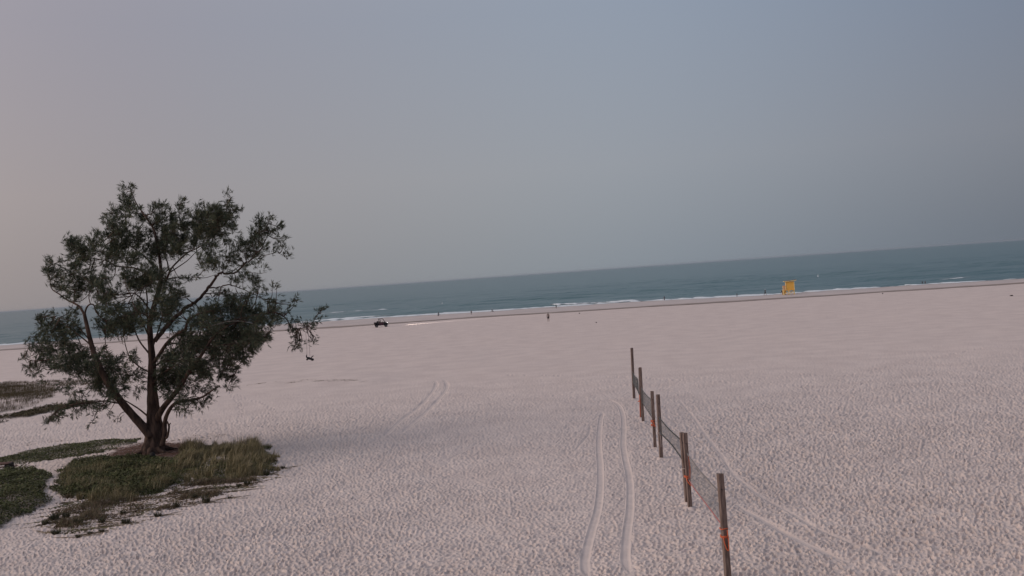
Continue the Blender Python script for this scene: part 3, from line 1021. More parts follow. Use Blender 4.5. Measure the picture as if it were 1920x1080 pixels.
# ------------------------------------------------------------------ beach buggy with its headlights on
def build_buggy():
    g = ground(714.5, 613.2)
    o = empty('beach_buggy', g, R(13))
    tag(o, 'small dark side-by-side beach buggy driving along the shore with headlights on', 'beach buggy')
    ch = MB()
    ch.box((0.0, 0, 0.50), (2.7, 1.05, 0.24), ch=0.03); ch.box((-0.95, 0, 0.70), (1.1, 0.9, 0.26), ch=0.03)
    ch.prism([(-0.35, 0.42), (0.62, 0.42), (0.62, 0.95), (0.50, 0.98), (0.40, 0.62), (-0.25, 0.62), (-0.35, 0.95)], -0.68, -0.62)
    ch.prism([(-0.35, 0.42), (0.62, 0.42), (0.62, 0.95), (0.50, 0.98), (0.40, 0.62), (-0.25, 0.62), (-0.35, 0.95)], 0.62, 0.68)
    ch.build('chassis', M['dark'], o)
    for y in (-0.66, 0.66):
        dr = MB(); dr.box((0.10, y, 0.74), (0.92, 0.05, 0.56), ch=0.02); dr.build('door', M['seat'], o)
    h = MB(); h.prism([(0.55, 0.62), (1.50, 0.62), (1.56, 0.80), (1.48, 0.92), (1.05, 1.04), (0.62, 1.12), (0.55, 1.08)], -0.58, 0.58); h.build('hood', M['dark'], o)
    bp_ = MB(); bp_.bar((1.60, -0.55, 0.62), (1.60, 0.55, 0.62), 0.08); bp_.bar((1.60, -0.4, 0.62), (1.42, -0.4, 0.58), 0.06); bp_.bar((1.60, 0.4, 0.62), (1.42, 0.4, 0.58), 0.06)
    bp_.build('bumper', M['rubber'], o)
    cb = MB()
    cb.box((-1.02, 0, 0.86), (1.02, 1.30, 0.06)); cb.box((-1.02, -0.63, 1.02), (1.02, 0.05, 0.28)); cb.box((-1.02, 0.63, 1.02), (1.02, 0.05, 0.28))
    cb.box((-1.52, 0, 1.02), (0.05, 1.22, 0.28)); cb.box((-0.52, 0, 1.02), (0.05, 1.22, 0.28))
    cb.build('cargo_bed', M['dark'], o)
    bx = MB(); bx.box((-0.72, 0, 1.22), (0.34, 1.0, 0.36), ch=0.04); bx.build('storage_box', M['rubber'], o)
    for y in (-0.30, 0.30):
        s = MB(); s.box((-0.02, y, 0.72), (0.48, 0.48, 0.16), ch=0.04); s.box((-0.26, y, 1.03), (0.12, 0.46, 0.60), ch=0.04); s.build('seat', M['seat'], o)
    for y in (-0.64, 0.64):
        c = MB(); c.tube([(0.98, y, 1.02), (0.78, y * 0.98, 1.40), (0.50, y * 0.92, 1.84)], 0.035, 8); c.build('roll_bar', M['dark'], o, smooth=True)
        c = MB(); c.tube([(-0.42, y, 0.95), (-0.44, y * 0.98, 1.4), (-0.38, y * 0.92, 1.84)], 0.035, 8); c.build('roll_bar', M['dark'], o, smooth=True)
    r = MB(); r.prism([(-0.60, 1.84), (0.56, 1.86), (0.60, 1.90), (0.40, 1.95), (-0.45, 1.95), (-0.62, 1.90)], -0.66, 0.66); rf = r.build('roof', M['dark'], o)
    lb = MB(); lb.box((0.60, 0, 1.90), (0.08, 0.9, 0.10), ch=0.02); lb.build('light_bar', M['white'], rf)
    ws = MB(); ws.add([(0.96, -0.58, 1.08), (0.96, 0.58, 1.08), (0.53, 0.56, 1.82), (0.53, -0.56, 1.82), (0.97, -0.58, 1.085), (0.97, 0.58, 1.085), (0.54, 0.56, 1.825), (0.54, -0.56, 1.825)],
                      [(0, 1, 2, 3), (7, 6, 5, 4), (0, 4, 5, 1), (1, 5, 6, 2), (2, 6, 7, 3), (3, 7, 4, 0)])
    ws.build('windscreen', M['glass'], o)
    sw = MB()
    ring = [(0.42 + 0.06 * math.cos(a), 0.30 + 0.17 * math.sin(a), 1.10 + 0.16 * math.cos(a)) for a in np.linspace(0, 2 * math.pi, 13)]
    sw.tube(ring, 0.018, 6, cap=False); sw.tube([(0.42, 0.30, 1.10), (0.62, 0.30, 0.98)], 0.02, 6); sw.build('steering_wheel', M['rubber'], o)
    for x, y in ((1.12, -0.62), (1.12, 0.62), (-1.02, -0.62), (-1.02, 0.62)):
        w = empty('wheel', (x, y, 0.30)); w.parent = o
        t_ = MB()
        t_.disc_x((0, 0, 0), 0.30, 0.27, 22)
        for k in range(22):
            a = 2 * math.pi * k / 22
            mm = Matrix.Rotation(-a, 3, 'Y')
            t_.box(mm @ Vector((0.305, 0.06 * (-1) ** k, 0)), (0.03, 0.14, 0.05), m=mm)
        t_.build('tyre', M['rubber'], w)
        r_ = MB(); r_.disc_x((0, 0.0, 0), 0.18, 0.29, 16); r_.build('rim', M['rim'], w)
        f = MB()
        arc = [(x + 0.44 * math.cos(a), 0.33 + 0.44 * math.sin(a)) for a in np.linspace(0.15, math.pi - 0.15, 9)]
        arc2 = [(x + 0.40 * math.cos(a), 0.33 + 0.40 * math.sin(a)) for a in np.linspace(math.pi - 0.15, 0.15, 9)]
        f.prism(arc + arc2, y - 0.17, y + 0.17); f.build('mudguard', M['dark'], o)
    for y in (-0.42, 0.42):
        hl = MB(); hl.ellipsoid((1.47, y, 0.90), (0.09, 0.12, 0.09)); hl.build('headlight', M['lamp'], o, smooth=True)
        mr_ = MB(); mr_.box((0.98, y * 1.75, 1.24), (0.06, 0.16, 0.12), ch=0.02); mr_.bar((0.96, y * 1.5, 1.12), (0.98, y * 1.72, 1.22), 0.03); mr_.build('mirror', M['dark'], o)
    for y in (-0.5, 0.5):
        tl = MB(); tl.box((-1.56, y, 1.0), (0.04, 0.12, 0.10)); tl.build('tail_light', M['red_cloth'], o)
    wp = MB(); wp.tube([(-1.45, -0.5, 1.1), (-1.50, -0.5, 2.2)], 0.012, 5); wp.build('whip_aerial', M['grey'], o)
    # the headlights' beam
    sp = bpy.data.lights.new('headlight_beam', 'SPOT')
    sp.energy = 25000; sp.color = (1.0, 0.93, 0.86); sp.spot_size = R(20); sp.spot_blend = 0.5; sp.shadow_soft_size = 0.08
    so_ = bpy.data.objects.new('headlight_beam', sp)
    COL.objects.link(so_)
    so_.parent = o
    so_.location = (1.60, 0, 0.90)
    d = Vector((1, 0.0, -0.045)).normalized()
    so_.rotation_euler = (-d).to_track_quat('Z', 'Y').to_euler()
    return o, g


BUGGY, BG = build_buggy()


# ------------------------------------------------------------------ people
def make_person(label, loc, yaw, pose='stand', height=1.72, top='skin', bottom='black_cloth', legs='skin', hat=None, group=None, hair='hair'):
    o = empty('person', loc, yaw)
    tag(o, label, 'person', group)
    k = height / 1.75
    # joints, facing +x ; left = +y
    hip = 0.93; fwd = 0.0
    J = {}
    if pose == 'sit' or pose == 'drive':
        hip = 0.10
    if pose == 'crouch':
        hip = 0.32
    J['pelvis'] = Vector((0, 0, hip))
    lean = {'walk': 0.04, 'stand': 0.0, 'wade': 0.03, 'sit': -0.05, 'drive': 0.0, 'crouch': 0.25}[pose]
    J['waist'] = J['pelvis'] + Vector((lean * 0.3, 0, 0.16))
    J['chest'] = J['waist'] + Vector((lean * 0.6, 0, 0.24))
    J['neck'] = J['chest'] + Vector((lean * 0.3, 0, 0.16))
    J['chin'] = J['neck'] + Vector((0.015, 0, 0.07))
    J['head'] = J['neck'] + Vector((0.03, 0, 0.17))
    J['crown'] = J['neck'] + Vector((0.02, 0, 0.25))
    J['nose'] = J['head'] + Vector((0.105, 0, -0.015))
    E = [('pelvis', 'waist', .125, .12), ('waist', 'chest', .12, .14), ('chest', 'neck', .14, .065), ('neck', 'chin', .065, .07), ('chin', 'head', .07, .098),
         ('head', 'crown', .098, .06), ('head', 'nose', .098, .02)]
    rad = {'pelvis': .135, 'waist': .118, 'chest': .145, 'neck': .062, 'chin': .072, 'head': .10, 'crown': .055, 'nose': .016}
    edges = [(a, b) for a, b, _, _ in E]
    for sgn, n in ((1, 'l'), (-1, 'r')):
        sh = J['chest'] + Vector((0, sgn * 0.19, 0.09)); J['sh' + n] = sh
        sw = {'walk': 0.22 * sgn, 'stand': 0.02, 'wade': 0.12, 'sit': 0.2, 'drive': 0.3, 'crouch': 0.2}[pose]
        bend = {'walk': 0.06, 'stand': 0.03, 'wade': 0.15, 'sit': 0.1, 'drive': 0.30, 'crouch': 0.2}[pose]
        J['el' + n] = sh + Vector((sw * 0.6, sgn * 0.09, -0.27))
        J['wr' + n] = J['el' + n] + Vector((sw * 0.5 + bend, sgn * (0.01 if pose != 'wade' else 0.08), -0.22 if pose not in ('drive',) else 0.05))
        hd = (J['wr' + n] - J['el' + n]).normalized()
        J['ha' + n] = J['wr' + n] + hd * 0.09
        J['fi' + n] = J['wr' + n] + hd * 0.17 + Vector((0.02, 0, 0))
        J['th' + n] = J['wr' + n] + hd * 0.08 + Vector((0.045, 0, 0))
        hp = J['pelvis'] + Vector((0, sgn * 0.095, -0.06)); J['hp' + n] = hp
        if pose in ('sit', 'drive'):
            J['kn' + n] = hp + Vector((0.42, sgn * 0.05, 0.22 if pose == 'sit' else 0.10)); J['an' + n] = J['kn' + n] + Vector((0.20, 0, -0.40 if pose == 'drive' else -0.28))
        elif pose == 'crouch':
            J['kn' + n] = hp + Vector((0.33, sgn * 0.09, 0.20)); J['an' + n] = hp + Vector((0.10, sgn * 0.05, -0.20))
        else:
            st = {'walk': -0.20 * sgn, 'stand': 0.0, 'wade': 0.08 * sgn}[pose]
            J['kn' + n] = hp + Vector((st * 0.9 + 0.02, sgn * 0.01, -0.41)); J['an' + n] = J['kn' + n] + Vector((st * 0.7 - (0.10 if st < 0 else 0), 0, -0.385))
        J['he' + n] = J['an' + n] + Vector((-0.04, 0, -0.045)); J['to' + n] = J['an' + n] + Vector((0.16, sgn * 0.02, -0.055))
        rad.update({'sh' + n: .062, 'el' + n: .043, 'wr' + n: .03, 'ha' + n: .04, 'fi' + n: .018, 'th' + n: .013, 'hp' + n: .098, 'kn' + n: .06, 'an' + n: .04, 'he' + n: .035, 'to' + n: .03})
        edges += [('chest', 'sh' + n), ('sh' + n, 'el' + n), ('el' + n, 'wr' + n), ('wr' + n, 'ha' + n), ('ha' + n, 'fi' + n), ('wr' + n, 'th' + n),
                  ('pelvis', 'hp' + n), ('hp' + n, 'kn' + n), ('kn' + n, 'an' + n), ('an' + n, 'to' + n), ('an' + n, 'he' + n)]

    def skin(name, names, eds, infl, m_, parent=o, sub=2):
        idx = {q: i for i, q in enumerate(names)}
        me = bpy.data.meshes.new(name)
        me.from_pydata([J[q] * k for q in names], [(idx[a], idx[b]) for a, b in eds], [])
        ob = bpy.data.objects.new(name, me); COL.objects.link(ob)
        sm = ob.modifiers.new('skin', 'SKIN')
        ss = ob.modifiers.new('sub', 'SUBSURF'); ss.levels = sub; ss.render_levels = sub
        for i, q in enumerate(names):
            r = (rad[q] * (1 if infl is None else infl)) * k
            me.skin_vertices[0].data[i].radius = (r, r)
            me.skin_vertices[0].data[i].use_root = (i == 0)
        dg = bpy.context.evaluated_depsgraph_get()
        m2 = bpy.data.meshes.new_from_object(ob.evaluated_get(dg))
        bpy.data.objects.remove(ob)
        m2.name = name
        m2.polygons.foreach_set('use_smooth', [True] * len(m2.polygons))
        return link(name, m2, M[m_], parent)
    names = list(J)
    skin('body', names, edges, None, 'skin' if legs == 'skin' else legs)
    J2 = dict(J)
    for n in 'lr':
        J['mt' + n] = J['hp' + n].lerp(J['kn' + n], 0.75); rad['mt' + n] = .085
        J['ms' + n] = J['sh' + n].lerp(J['el' + n], 0.6); rad['ms' + n] = .055
    skin('shorts' if legs == 'skin' else 'trousers', ['pelvis', 'waist', 'hpl', 'mtl', 'hpr', 'mtr'] if legs == 'skin' else ['pelvis', 'waist', 'hpl', 'knl', 'anl', 'hpr', 'knr', 'anr'],
         [('pelvis', 'waist'), ('pelvis', 'hpl'), ('hpl', 'mtl'), ('pelvis', 'hpr'), ('hpr', 'mtr')] if legs == 'skin' else
         [('pelvis', 'waist'), ('pelvis', 'hpl'), ('hpl', 'knl'), ('knl', 'anl'), ('pelvis', 'hpr'), ('hpr', 'knr'), ('knr', 'anr')], 1.16, bottom)
    if top != 'skin':
        skin('shirt', ['waist', 'chest', 'shl', 'msl', 'shr', 'msr', 'pelvis'], [('waist', 'chest'), ('chest', 'shl'), ('shl', 'msl'), ('chest', 'shr'), ('shr', 'msr'), ('pelvis', 'waist')], 1.13, top)
    hb = MB()
    c = J['head'] * k + Vector((-0.02, 0, 0.035)) * k
    hb.ellipsoid(c, (0.112 * k, 0.106 * k, 0.105 * k), 12, 8)
    hb.build('hair' if hat is None else 'cap', M[hair if hat is None else hat], o, smooth=True)
    if hat:
        br = MB(); br.ellipsoid(c + Vector((0.11, 0, 0.0)) * k, (0.09 * k, 0.085 * k, 0.012 * k), 10, 5); br.build('cap_brim', M[hat], o, smooth=True)
    for sgn in (1, -1):
        e = MB(); e.ellipsoid(J['head'] * k + Vector((0.0, sgn * 0.10, -0.02)) * k, (0.022 * k, 0.012 * k, 0.034 * k), 8, 5); e.build('ear', M['skin'], o, smooth=True)
        e = MB(); e.ellipsoid(J['head'] * k + Vector((0.088, sgn * 0.035, 0.012)) * k, (0.012 * k, 0.014 * k, 0.009 * k), 8, 5); e.build('eye', M['hair'], o, smooth=True)
    mo = MB(); mo.ellipsoid(J['head'] * k + Vector((0.082, 0, -0.058)) * k, (0.012 * k, 0.025 * k, 0.007 * k), 8, 5); mo.build('mouth', M['seat'], o, smooth=True)
    return o


def shore(px, py, z=None):
    g = ground(px, py)
    if z is not None: g = np.array([g[0], g[1], z])
    return g


make_person('lone walker on the open sand in black shorts with a bare top and dark hair', ground(1028.5, 603), R(-95), 'walk', 1.75, top='skin', bottom='black_cloth')
make_person('small dark figure crouching at the foam a little right of the buggy', shore(821.5, 592.8), R(60), 'crouch', 1.7, top='grey_cloth', bottom='grey_cloth', legs='grey_cloth')
make_person('thin figure in a dark top standing at the water edge behind the headlight beam', shore(884, 590), R(80), 'stand', 1.15, top='red_cloth', bottom='black_cloth')
make_person('seated figure in a white top at the water edge, left of the lone walker', shore(923, 584.6), R(80), 'sit', 1.6, top='white_cloth', bottom='black_cloth', legs='black_cloth', hat='white_cloth')
make_person('small dark bather in the shallows above and right of the lone walker', shore(1043, 578.6), R(110), 'wade', 1.1, top='black_cloth', bottom='black_cloth', legs='black_cloth')
make_person('faint grey bather wading at the right end of the bright breaking foam', shore(1246, 563.5, -0.75), R(120), 'wade', 1.7, top='grey_cloth', bottom='grey_cloth', legs='grey_cloth')
make_person('dark figure standing in the foam line well left of the tower', shore(1382, 557), R(90), 'stand', 1.0, top='grey_cloth', bottom='grey_cloth', legs='grey_cloth')
make_person('figure in black with pale cap walking on wet sand left of the tower', shore(1435, 554), R(20), 'walk', 1.6, top='black_cloth', bottom='black_cloth', hat='white_cloth')
make_person('seated figure in a pale top against the left side of the yellow tower', shore(1465.5, 551), R(100), 'sit', 1.7, top='white_cloth', bottom='black_cloth', legs='black_cloth')
make_person('left one of two small figures standing together in the foam right of the tower', shore(1729.5, 533.8), R(100), 'stand', 0.95, top='black_cloth', bottom='black_cloth')
make_person('right one of two small figures standing together in the foam right of the tower', shore(1735, 533.5), R(80), 'stand', 0.92, top='red_cloth', bottom='black_cloth')
# the driver sits in the buggy
c13, s13 = math.cos(R(13)), math.sin(R(13))
dx, dy = -0.08, 0.30
make_person('driver in a dull red shirt sitting at the wheel of the dark beach buggy', (BG[0] + dx * c13 - dy * s13, BG[1] + dx * s13 + dy * c13, BG[2] + 0.76), R(13), 'drive', 1.66,
            top='red_cloth', bottom='black_cloth', legs='skin')


# ------------------------------------------------------------------ buoys and drifted weed
def buoy(px, py, w, h, label):
    p = flat(px, py, SEA_Z)
    o = empty('buoy', (p[0], p[1], SEA_Z))
    tag(o, label, 'buoy', 'white buoys floating offshore')
    b = MB(); b.tube([(0, 0, -0.3), (0, 0, 0.05), (0, 0, 0.25 * h), (0, 0, 0.7 * h)], [w * 0.35, w * 0.5, w * 0.48, w * 0.12], 14); b.build('float', M['white'], o, smooth=True)
    b = MB(); b.tube([(0, 0, 0.7 * h), (0, 0, h)], w * 0.10, 8); b.ellipsoid((0, 0, h), (w * 0.15, w * 0.15, w * 0.15), 8, 6); b.build('top_mark', M['white'], o, smooth=True)


buoy(829.5, 569.5, 0.8, 0.5, 'low white buoy in the sea above the crouching figure by the buggy')
buoy(1534, 519.5, 0.6, 1.1, 'tiny pointed white buoy in the sea right of the yellow tower')


def weed(px, py, L, label):
    g = ground(px, py)
    o = empty('seaweed_clump', g, random.uniform(0, 3))
    tag(o, label, 'seaweed', 'clumps of dark seaweed on the sand')
    b = MB()
    b.ellipsoid((0, 0, 0.04), (L * 0.4, L * 0.24, 0.16), 10, 6)
    for i in range(7):
        a = random.uniform(0, 6.3); r = L * random.uniform(0.35, 0.7)
        b.tube([(0, 0, 0.08), (r * 0.5 * math.cos(a), r * 0.5 * math.sin(a), 0.16), (r * math.cos(a + .3), r * math.sin(a + .3), 0.02)], [0.07, 0.05, 0.015], 5)
    b.build('fronds', M['weed'], o, smooth=True)


weed(1897, 555.2, 0.75, 'dark seaweed clump lying on the sand at the far right edge')
weed(1086.5, 588, 0.3, 'small dark seaweed clump by the damp line right of the lone walker')
weed(1118, 605.5, 0.2, 'tiny seaweed scrap on the open sand right of and below the walker')
weed(1655, 551, 0.22, 'tiny seaweed scrap beside the damp line right of the tower')


# ------------------------------------------------------------------ dune plants
def inside(poly, x, y):
    r = np.zeros(len(x), bool)
    n = len(poly)
    for i in range(n):
        x1, y1 = poly[i]; x2, y2 = poly[(i + 1) % n]
        c = ((y1 > y) != (y2 > y)) & (x < (x2 - x1) * (y - y1) / ((y2 - y1) if y2 != y1 else 1e-9) + x1)
        r ^= c
    return r


def edge_dist(poly, x, y):
    d = np.full(len(x), 1e9)
    n = len(poly)
    for i in range(n):
        a = np.array(poly[i]); b = np.array(poly[(i + 1) % n]); ab = b - a
        t = np.clip(((x - a[0]) * ab[0] + (y - a[1]) * ab[1]) / (ab @ ab), 0, 1)
        d = np.minimum(d, np.hypot(x - a[0] - t * ab[0], y - a[1] - t * ab[1]))
    return d


def patch_points(pix, n, seed, wob=0.5, thin=None):
    poly = [tuple(ground(*p)[:2]) for p in pix]
    a = np.array(poly)
    lo, hi = a.min(0) - 1, a.max(0) + 1
    r = np.random.default_rng(seed)
    x = r.uniform(lo[0], hi[0], n * 5); y = r.uniform(lo[1], hi[1], n * 5)
    xw = x + wob * fbm(x * 0.9, y * 0.9, seed, 3) * 2; yw = y + wob * fbm(x * 0.9 + 40, y * 0.9, seed + 1, 3) * 2
    k = inside(poly, xw, yw)
    x, y = x[k], y[k]; xw, yw = xw[k], yw[k]
    e = edge_dist(poly, xw, yw)
    if thin is not None:
        q = r.random(len(x)) < thin(x, y, e)
        x, y, e = x[q], y[q], e[q]
    return x[:n], y[:n], e[:n], r


def blades(x, y, z, h, w, lean, r, azb=None, spread=1.0):
    """curved grass blades: three-point strips (4 triangles each), returns verts, faces"""
    n = len(x)
    az = r.uniform(0, 2 * math.pi, n) if azb is None else azb
    fa = r.uniform(0, 2 * math.pi, n)
    dx, dy = np.cos(az), np.sin(az)
    wx, wy = np.cos(fa) * w / 2, np.sin(fa) * w / 2
    l1 = lean * h * 0.35; l2 = lean * h
    h1 = h * 0.6; h2_ = h * np.sqrt(np.clip(1 - 0.35 * lean ** 2, 0.15, 1))
    V = np.stack([np.c_[x - wx, y - wy, z], np.c_[x + wx, y + wy, z],
                  np.c_[x + dx * l1 + wx * .8, y + dy * l1 + wy * .8, z + h1], np.c_[x + dx * l1 - wx * .8, y + dy * l1 - wy * .8, z + h1],
                  np.c_[x + dx * l2, y + dy * l2, z + h2_]], 1).reshape(-1, 3)
    i = np.arange(n) * 5
    Fc = np.concatenate([np.c_[i, i + 1, i + 2, i + 3], np.c_[i + 3, i + 2, i + 4, i + 4]])
    return V, Fc


def tri_mesh(name, V, quads, tris):
    me = bpy.data.meshes.new(name)
    V = np.asarray(V, np.float32)
    me.vertices.add(len(V)); me.vertices.foreach_set('co', V.ravel())
    nq, ntr = len(quads), len(tris)
    loops = np.r_[quads.ravel(), tris.ravel()].astype(np.int32)
    me.loops.add(len(loops)); me.loops.foreach_set('vertex_index', loops)
    me.polygons.add(nq + ntr)
    st = np.r_[np.arange(nq) * 4, nq * 4 + np.arange(ntr) * 3].astype(np.int32)
    me.polygons.foreach_set('loop_start', st)
    me.polygons.foreach_set('loop_total', np.r_[np.full(nq, 4), np.full(ntr, 3)].astype(np.int32))
    me.update(calc_edges=True)
    return me


def blade_mesh(name, *a, **k):
    V, Fc = blades(*a, **k)
    n = len(V) // 5
    i = np.arange(n) * 5
    return tri_mesh(name, V, np.c_[i, i + 1, i + 2, i + 3], np.c_[i + 3, i + 2, i + 4])


def leafy(name, x, y, z, size, r, tilt=0.9):
    """small folded leaves: one quad each"""
    n = len(x)
    az = r.uniform(0, 2 * math.pi, n); el_ = r.uniform(-0.3, tilt, n)
    d = np.c_[np.cos(az) * np.cos(el_), np.sin(az) * np.cos(el_), np.sin(el_)]
    s = np.c_[-np.sin(az), np.cos(az), r.uniform(-0.5, 0.5, n)]
    p = np.c_[x, y, z]; L = size[:, None]
    V = np.stack([p, p + d * L * .5 + s * L * .28, p + d * L, p + d * L * .5 - s * L * .28], 1).reshape(-1, 3)
    i = np.arange(n) * 4
    return tri_mesh(name, V, np.c_[i, i + 1, i + 2, i + 3], np.zeros((0, 3), int))


def shrub_patch(name, label, cat, pix, n, hmax, seed, m_, lw=0.10, wob=0.4, thin=None, edge=0.8):
    x, y, e, r = patch_points(pix, n, seed, wob, thin)
    hh = hmax * (0.55 + 0.8 * np.clip(fbm(x * 1.1, y * 1.1, seed + 5, 3) + 0.35, 0, 1)) * np.clip(0.25 + e / edge, 0, 1)
    z = gz(x, y) + hh * np.sqrt(r.random(len(x))) - 0.02
    me = leafy(name, x, y, z, lw * r.uniform(0.6, 1.5, len(x)), r)
    return tag(link(name, me, m_), label, cat, kind='stuff')


def grass_patch(name, label, cat, pix, n, hmax, seed, m_, w=0.022, wob=0.4, thin=None, lean=0.5, edge=0.6):
    x, y, e, r = patch_points(pix, n, seed, wob, thin)
    hh = hmax * r.uniform(0.3, 1.0, len(x)) * (0.35 + np.clip(1.5 * fbm(x * 1.1, y * 1.1, seed + 5, 3) + 0.55, 0, 1.1)) * np.clip(0.35 + e / edge, 0, 1)
    az = r.normal(0.1, 1.1, len(x))
    me = blade_mesh(name, x, y, gz(x, y) - 0.03, hh, np.full(len(x), w) * r.uniform(.6, 1.4, len(x)), np.abs(r.normal(lean, 0.3, len(x))), r, azb=az)
    return tag(link(name, me, m_), label, cat, kind='stuff')


FRONT = [(108, 888), (135, 870), (200, 862), (290, 858), (335, 868), (350, 900), (300, 925), (240, 935), (170, 944), (122, 930), (106, 908)]
shrub_patch('dune_shrub', 'dense dark green shrub cover in front of the tree', 'shrub cover', FRONT, 52000, 0.42, 501, M['shrub'], thin=lambda x, y, e: np.clip(0.85 + 1.5 * fbm(x * 0.7, y * 0.9, 89, 2) + e - 0.4, 0.05, 1))
grass_patch('beach_grass', 'thin grass stalks poking out of the green shrub cover in front of the tree', 'beach grass',
            [(108, 900), (140, 880), (330, 870), (345, 905), (250, 940), (150, 948)], 9000, 0.66, 502, M['grass'], w=0.016)
RIGHT = [(322, 872), (340, 846), (380, 840), (430, 842), (492, 840), (503, 858), (528, 872), (500, 890), (430, 896), (370, 905), (330, 900)]
grass_patch('beach_grass', 'tall olive and tan beach grass right of the tree, at the tip of the dune patch', 'beach grass', RIGHT, 21000, 0.72, 503, M['grass'], w=0.026, lean=0.4,
            wob=0.7, thin=lambda x, y, e: np.clip(0.12 + 2.0 * (fbm(x * 0.85, y * 0.85, 90, 3) + 0.18) + 0.25 * (y > 59), 0.03, 1))
shrub_patch('dune_shrub', 'dark low growth at the foot of the tall beach grass right of the tree', 'shrub cover', RIGHT, 11000, 0.28, 504, M['shrub'],
            thin=lambda x, y, e: np.clip(0.2 + 1.5 * (fbm(x * 0.7, y * 0.7, 91, 2) + 0.2), 0.0, 1))
FRINGE = [(112, 925), (96, 955), (78, 985), (95, 1003), (150, 1003), (205, 990), (262, 968), (315, 955), (390, 938), (440, 922), (480, 903),
          (532, 880), (505, 884), (430, 894), (350, 905), (300, 924), (240, 934), (170, 943)]
grass_patch('beach_grass', 'sparse brown grass thinning out over the sandy front edge of the dune patch', 'beach grass', FRINGE, 26000, 0.30, 505, M['drygrass'], w=0.022, lean=1.0,
            thin=lambda x, y, e: np.clip(2.6 * (fbm(x * 0.45 - y * 0.1, y * 1.9, 93, 3) + 0.12), 0.02, 1))
shrub_patch('dune_shrub', 'thin creeping green growth on the sandy front edge of the dune patch', 'shrub cover', FRINGE, 9000, 0.12, 506, M['shrub'], lw=0.08,
            thin=lambda x, y, e: np.clip(2.6 * (fbm(x * 0.6, y * 1.6, 94, 3) - 0.05), 0.0, 1))
LEFT = [(-160, 905), (-60, 897), (0, 892), (40, 889), (84, 892), (93, 912), (86, 935), (58, 955), (22, 980), (-60, 1012), (-200, 1040)]
shrub_patch('dune_shrub', 'dense dark shrub bank cut off by the left edge of the picture, beside the sandy path', 'shrub cover', LEFT, 60000, 0.62, 507, M['shrub'])
STRIP = [(-160, 878), (-40, 866), (0, 859), (60, 844), (130, 833), (200, 825), (262, 823), (250, 833), (190, 848), (110, 861), (45, 869), (0, 874), (-160, 892)]
shrub_patch('ground_cover', 'flat green ground cover behind the sandy path, left of the tree', 'ground cover', STRIP, 26000, 0.13, 508, M['shrub'], lw=0.09,
            thin=lambda x, y, e: np.clip(0.75 + 1.2 * fbm(x * 0.5, y * 0.5, 95, 2), 0.1, 1))
BACK = [(-300, 735), (-60, 731), (0, 726), (70, 722), (110, 728), (100, 745), (70, 760), (40, 768), (0, 775), (-60, 790), (-300, 830)]
grass_patch('dune_grass', 'brown grassy dune mound at the left edge behind the tree', 'dune grass', BACK, 52000, 0.48, 509, M['mound'], w=0.022,
            thin=lambda x, y, e: np.clip(0.7 + 1.3 * fbm(x * 0.3, y * 0.3, 96, 2), 0.05, 1))
grass_patch('dune_grass', 'low brown strip along the top of the far dune mound behind the tree crown', 'dune grass',
            [(-300, 730), (0, 717), (80, 715), (170, 712), (245, 716), (250, 721), (170, 722), (80, 726), (0, 728), (-300, 742)], 14000, 0.35, 510, M['mound'], w=0.035)
shrub_patch('ground_cover', 'dark band of creeping plants on the near side of the far dune mound', 'ground cover',
            [(-300, 838), (0, 783), (60, 768), (110, 757), (165, 752), (185, 756), (120, 768), (60, 780), (0, 793), (-300, 850)], 20000, 0.25, 511, M['mound'], lw=0.14,
            thin=lambda x, y, e: np.clip(0.7 + 1.5 * fbm(x * 0.4, y * 0.8, 97, 2), 0.05, 1))
grass_patch('dead_weeds', 'thin streak of dead weeds on the sand left of the tree, beyond the ground cover', 'dead weeds',
            [(38, 836), (60, 828), (100, 823), (142, 822), (120, 828), (80, 832)], 1500, 0.12, 512, M['drygrass'], lean=1.0, w=0.03,
            thin=lambda x, y, e: np.clip(0.4 + 2 * fbm(x * 0.8, y * 1.6, 98, 2), 0.0, 1))
grass_patch('dead_weeds', 'long flat streak of olive weeds on the open sand to the right of the tree crown', 'dead weeds',
            [(438, 727), (470, 719), (530, 713), (610, 710), (700, 709), (745, 716), (700, 718), (620, 716), (545, 720), (500, 723)], 6500, 0.10, 513, M['drygrass'], lean=1.0, w=0.035,
            thin=lambda x, y, e: np.clip(0.25 + 2.2 * fbm(x * 0.35, y * 0.5, 99, 3), 0.0, 1), edge=2.0)
grass_patch('dead_weeds', 'scattered dead weeds and twigs on the shaded sand just right of the trunk', 'dead weeds',
            [(318, 826), (360, 815), (430, 811), (480, 813), (430, 823), (360, 832), (325, 838)], 1600, 0.09, 514, M['drygrass'], lean=1.0, w=0.03,
            thin=lambda x, y, e: np.clip(0.2 + 2.2 * fbm(x * 0.5, y * 1.0, 100, 3), 0.0, 1))


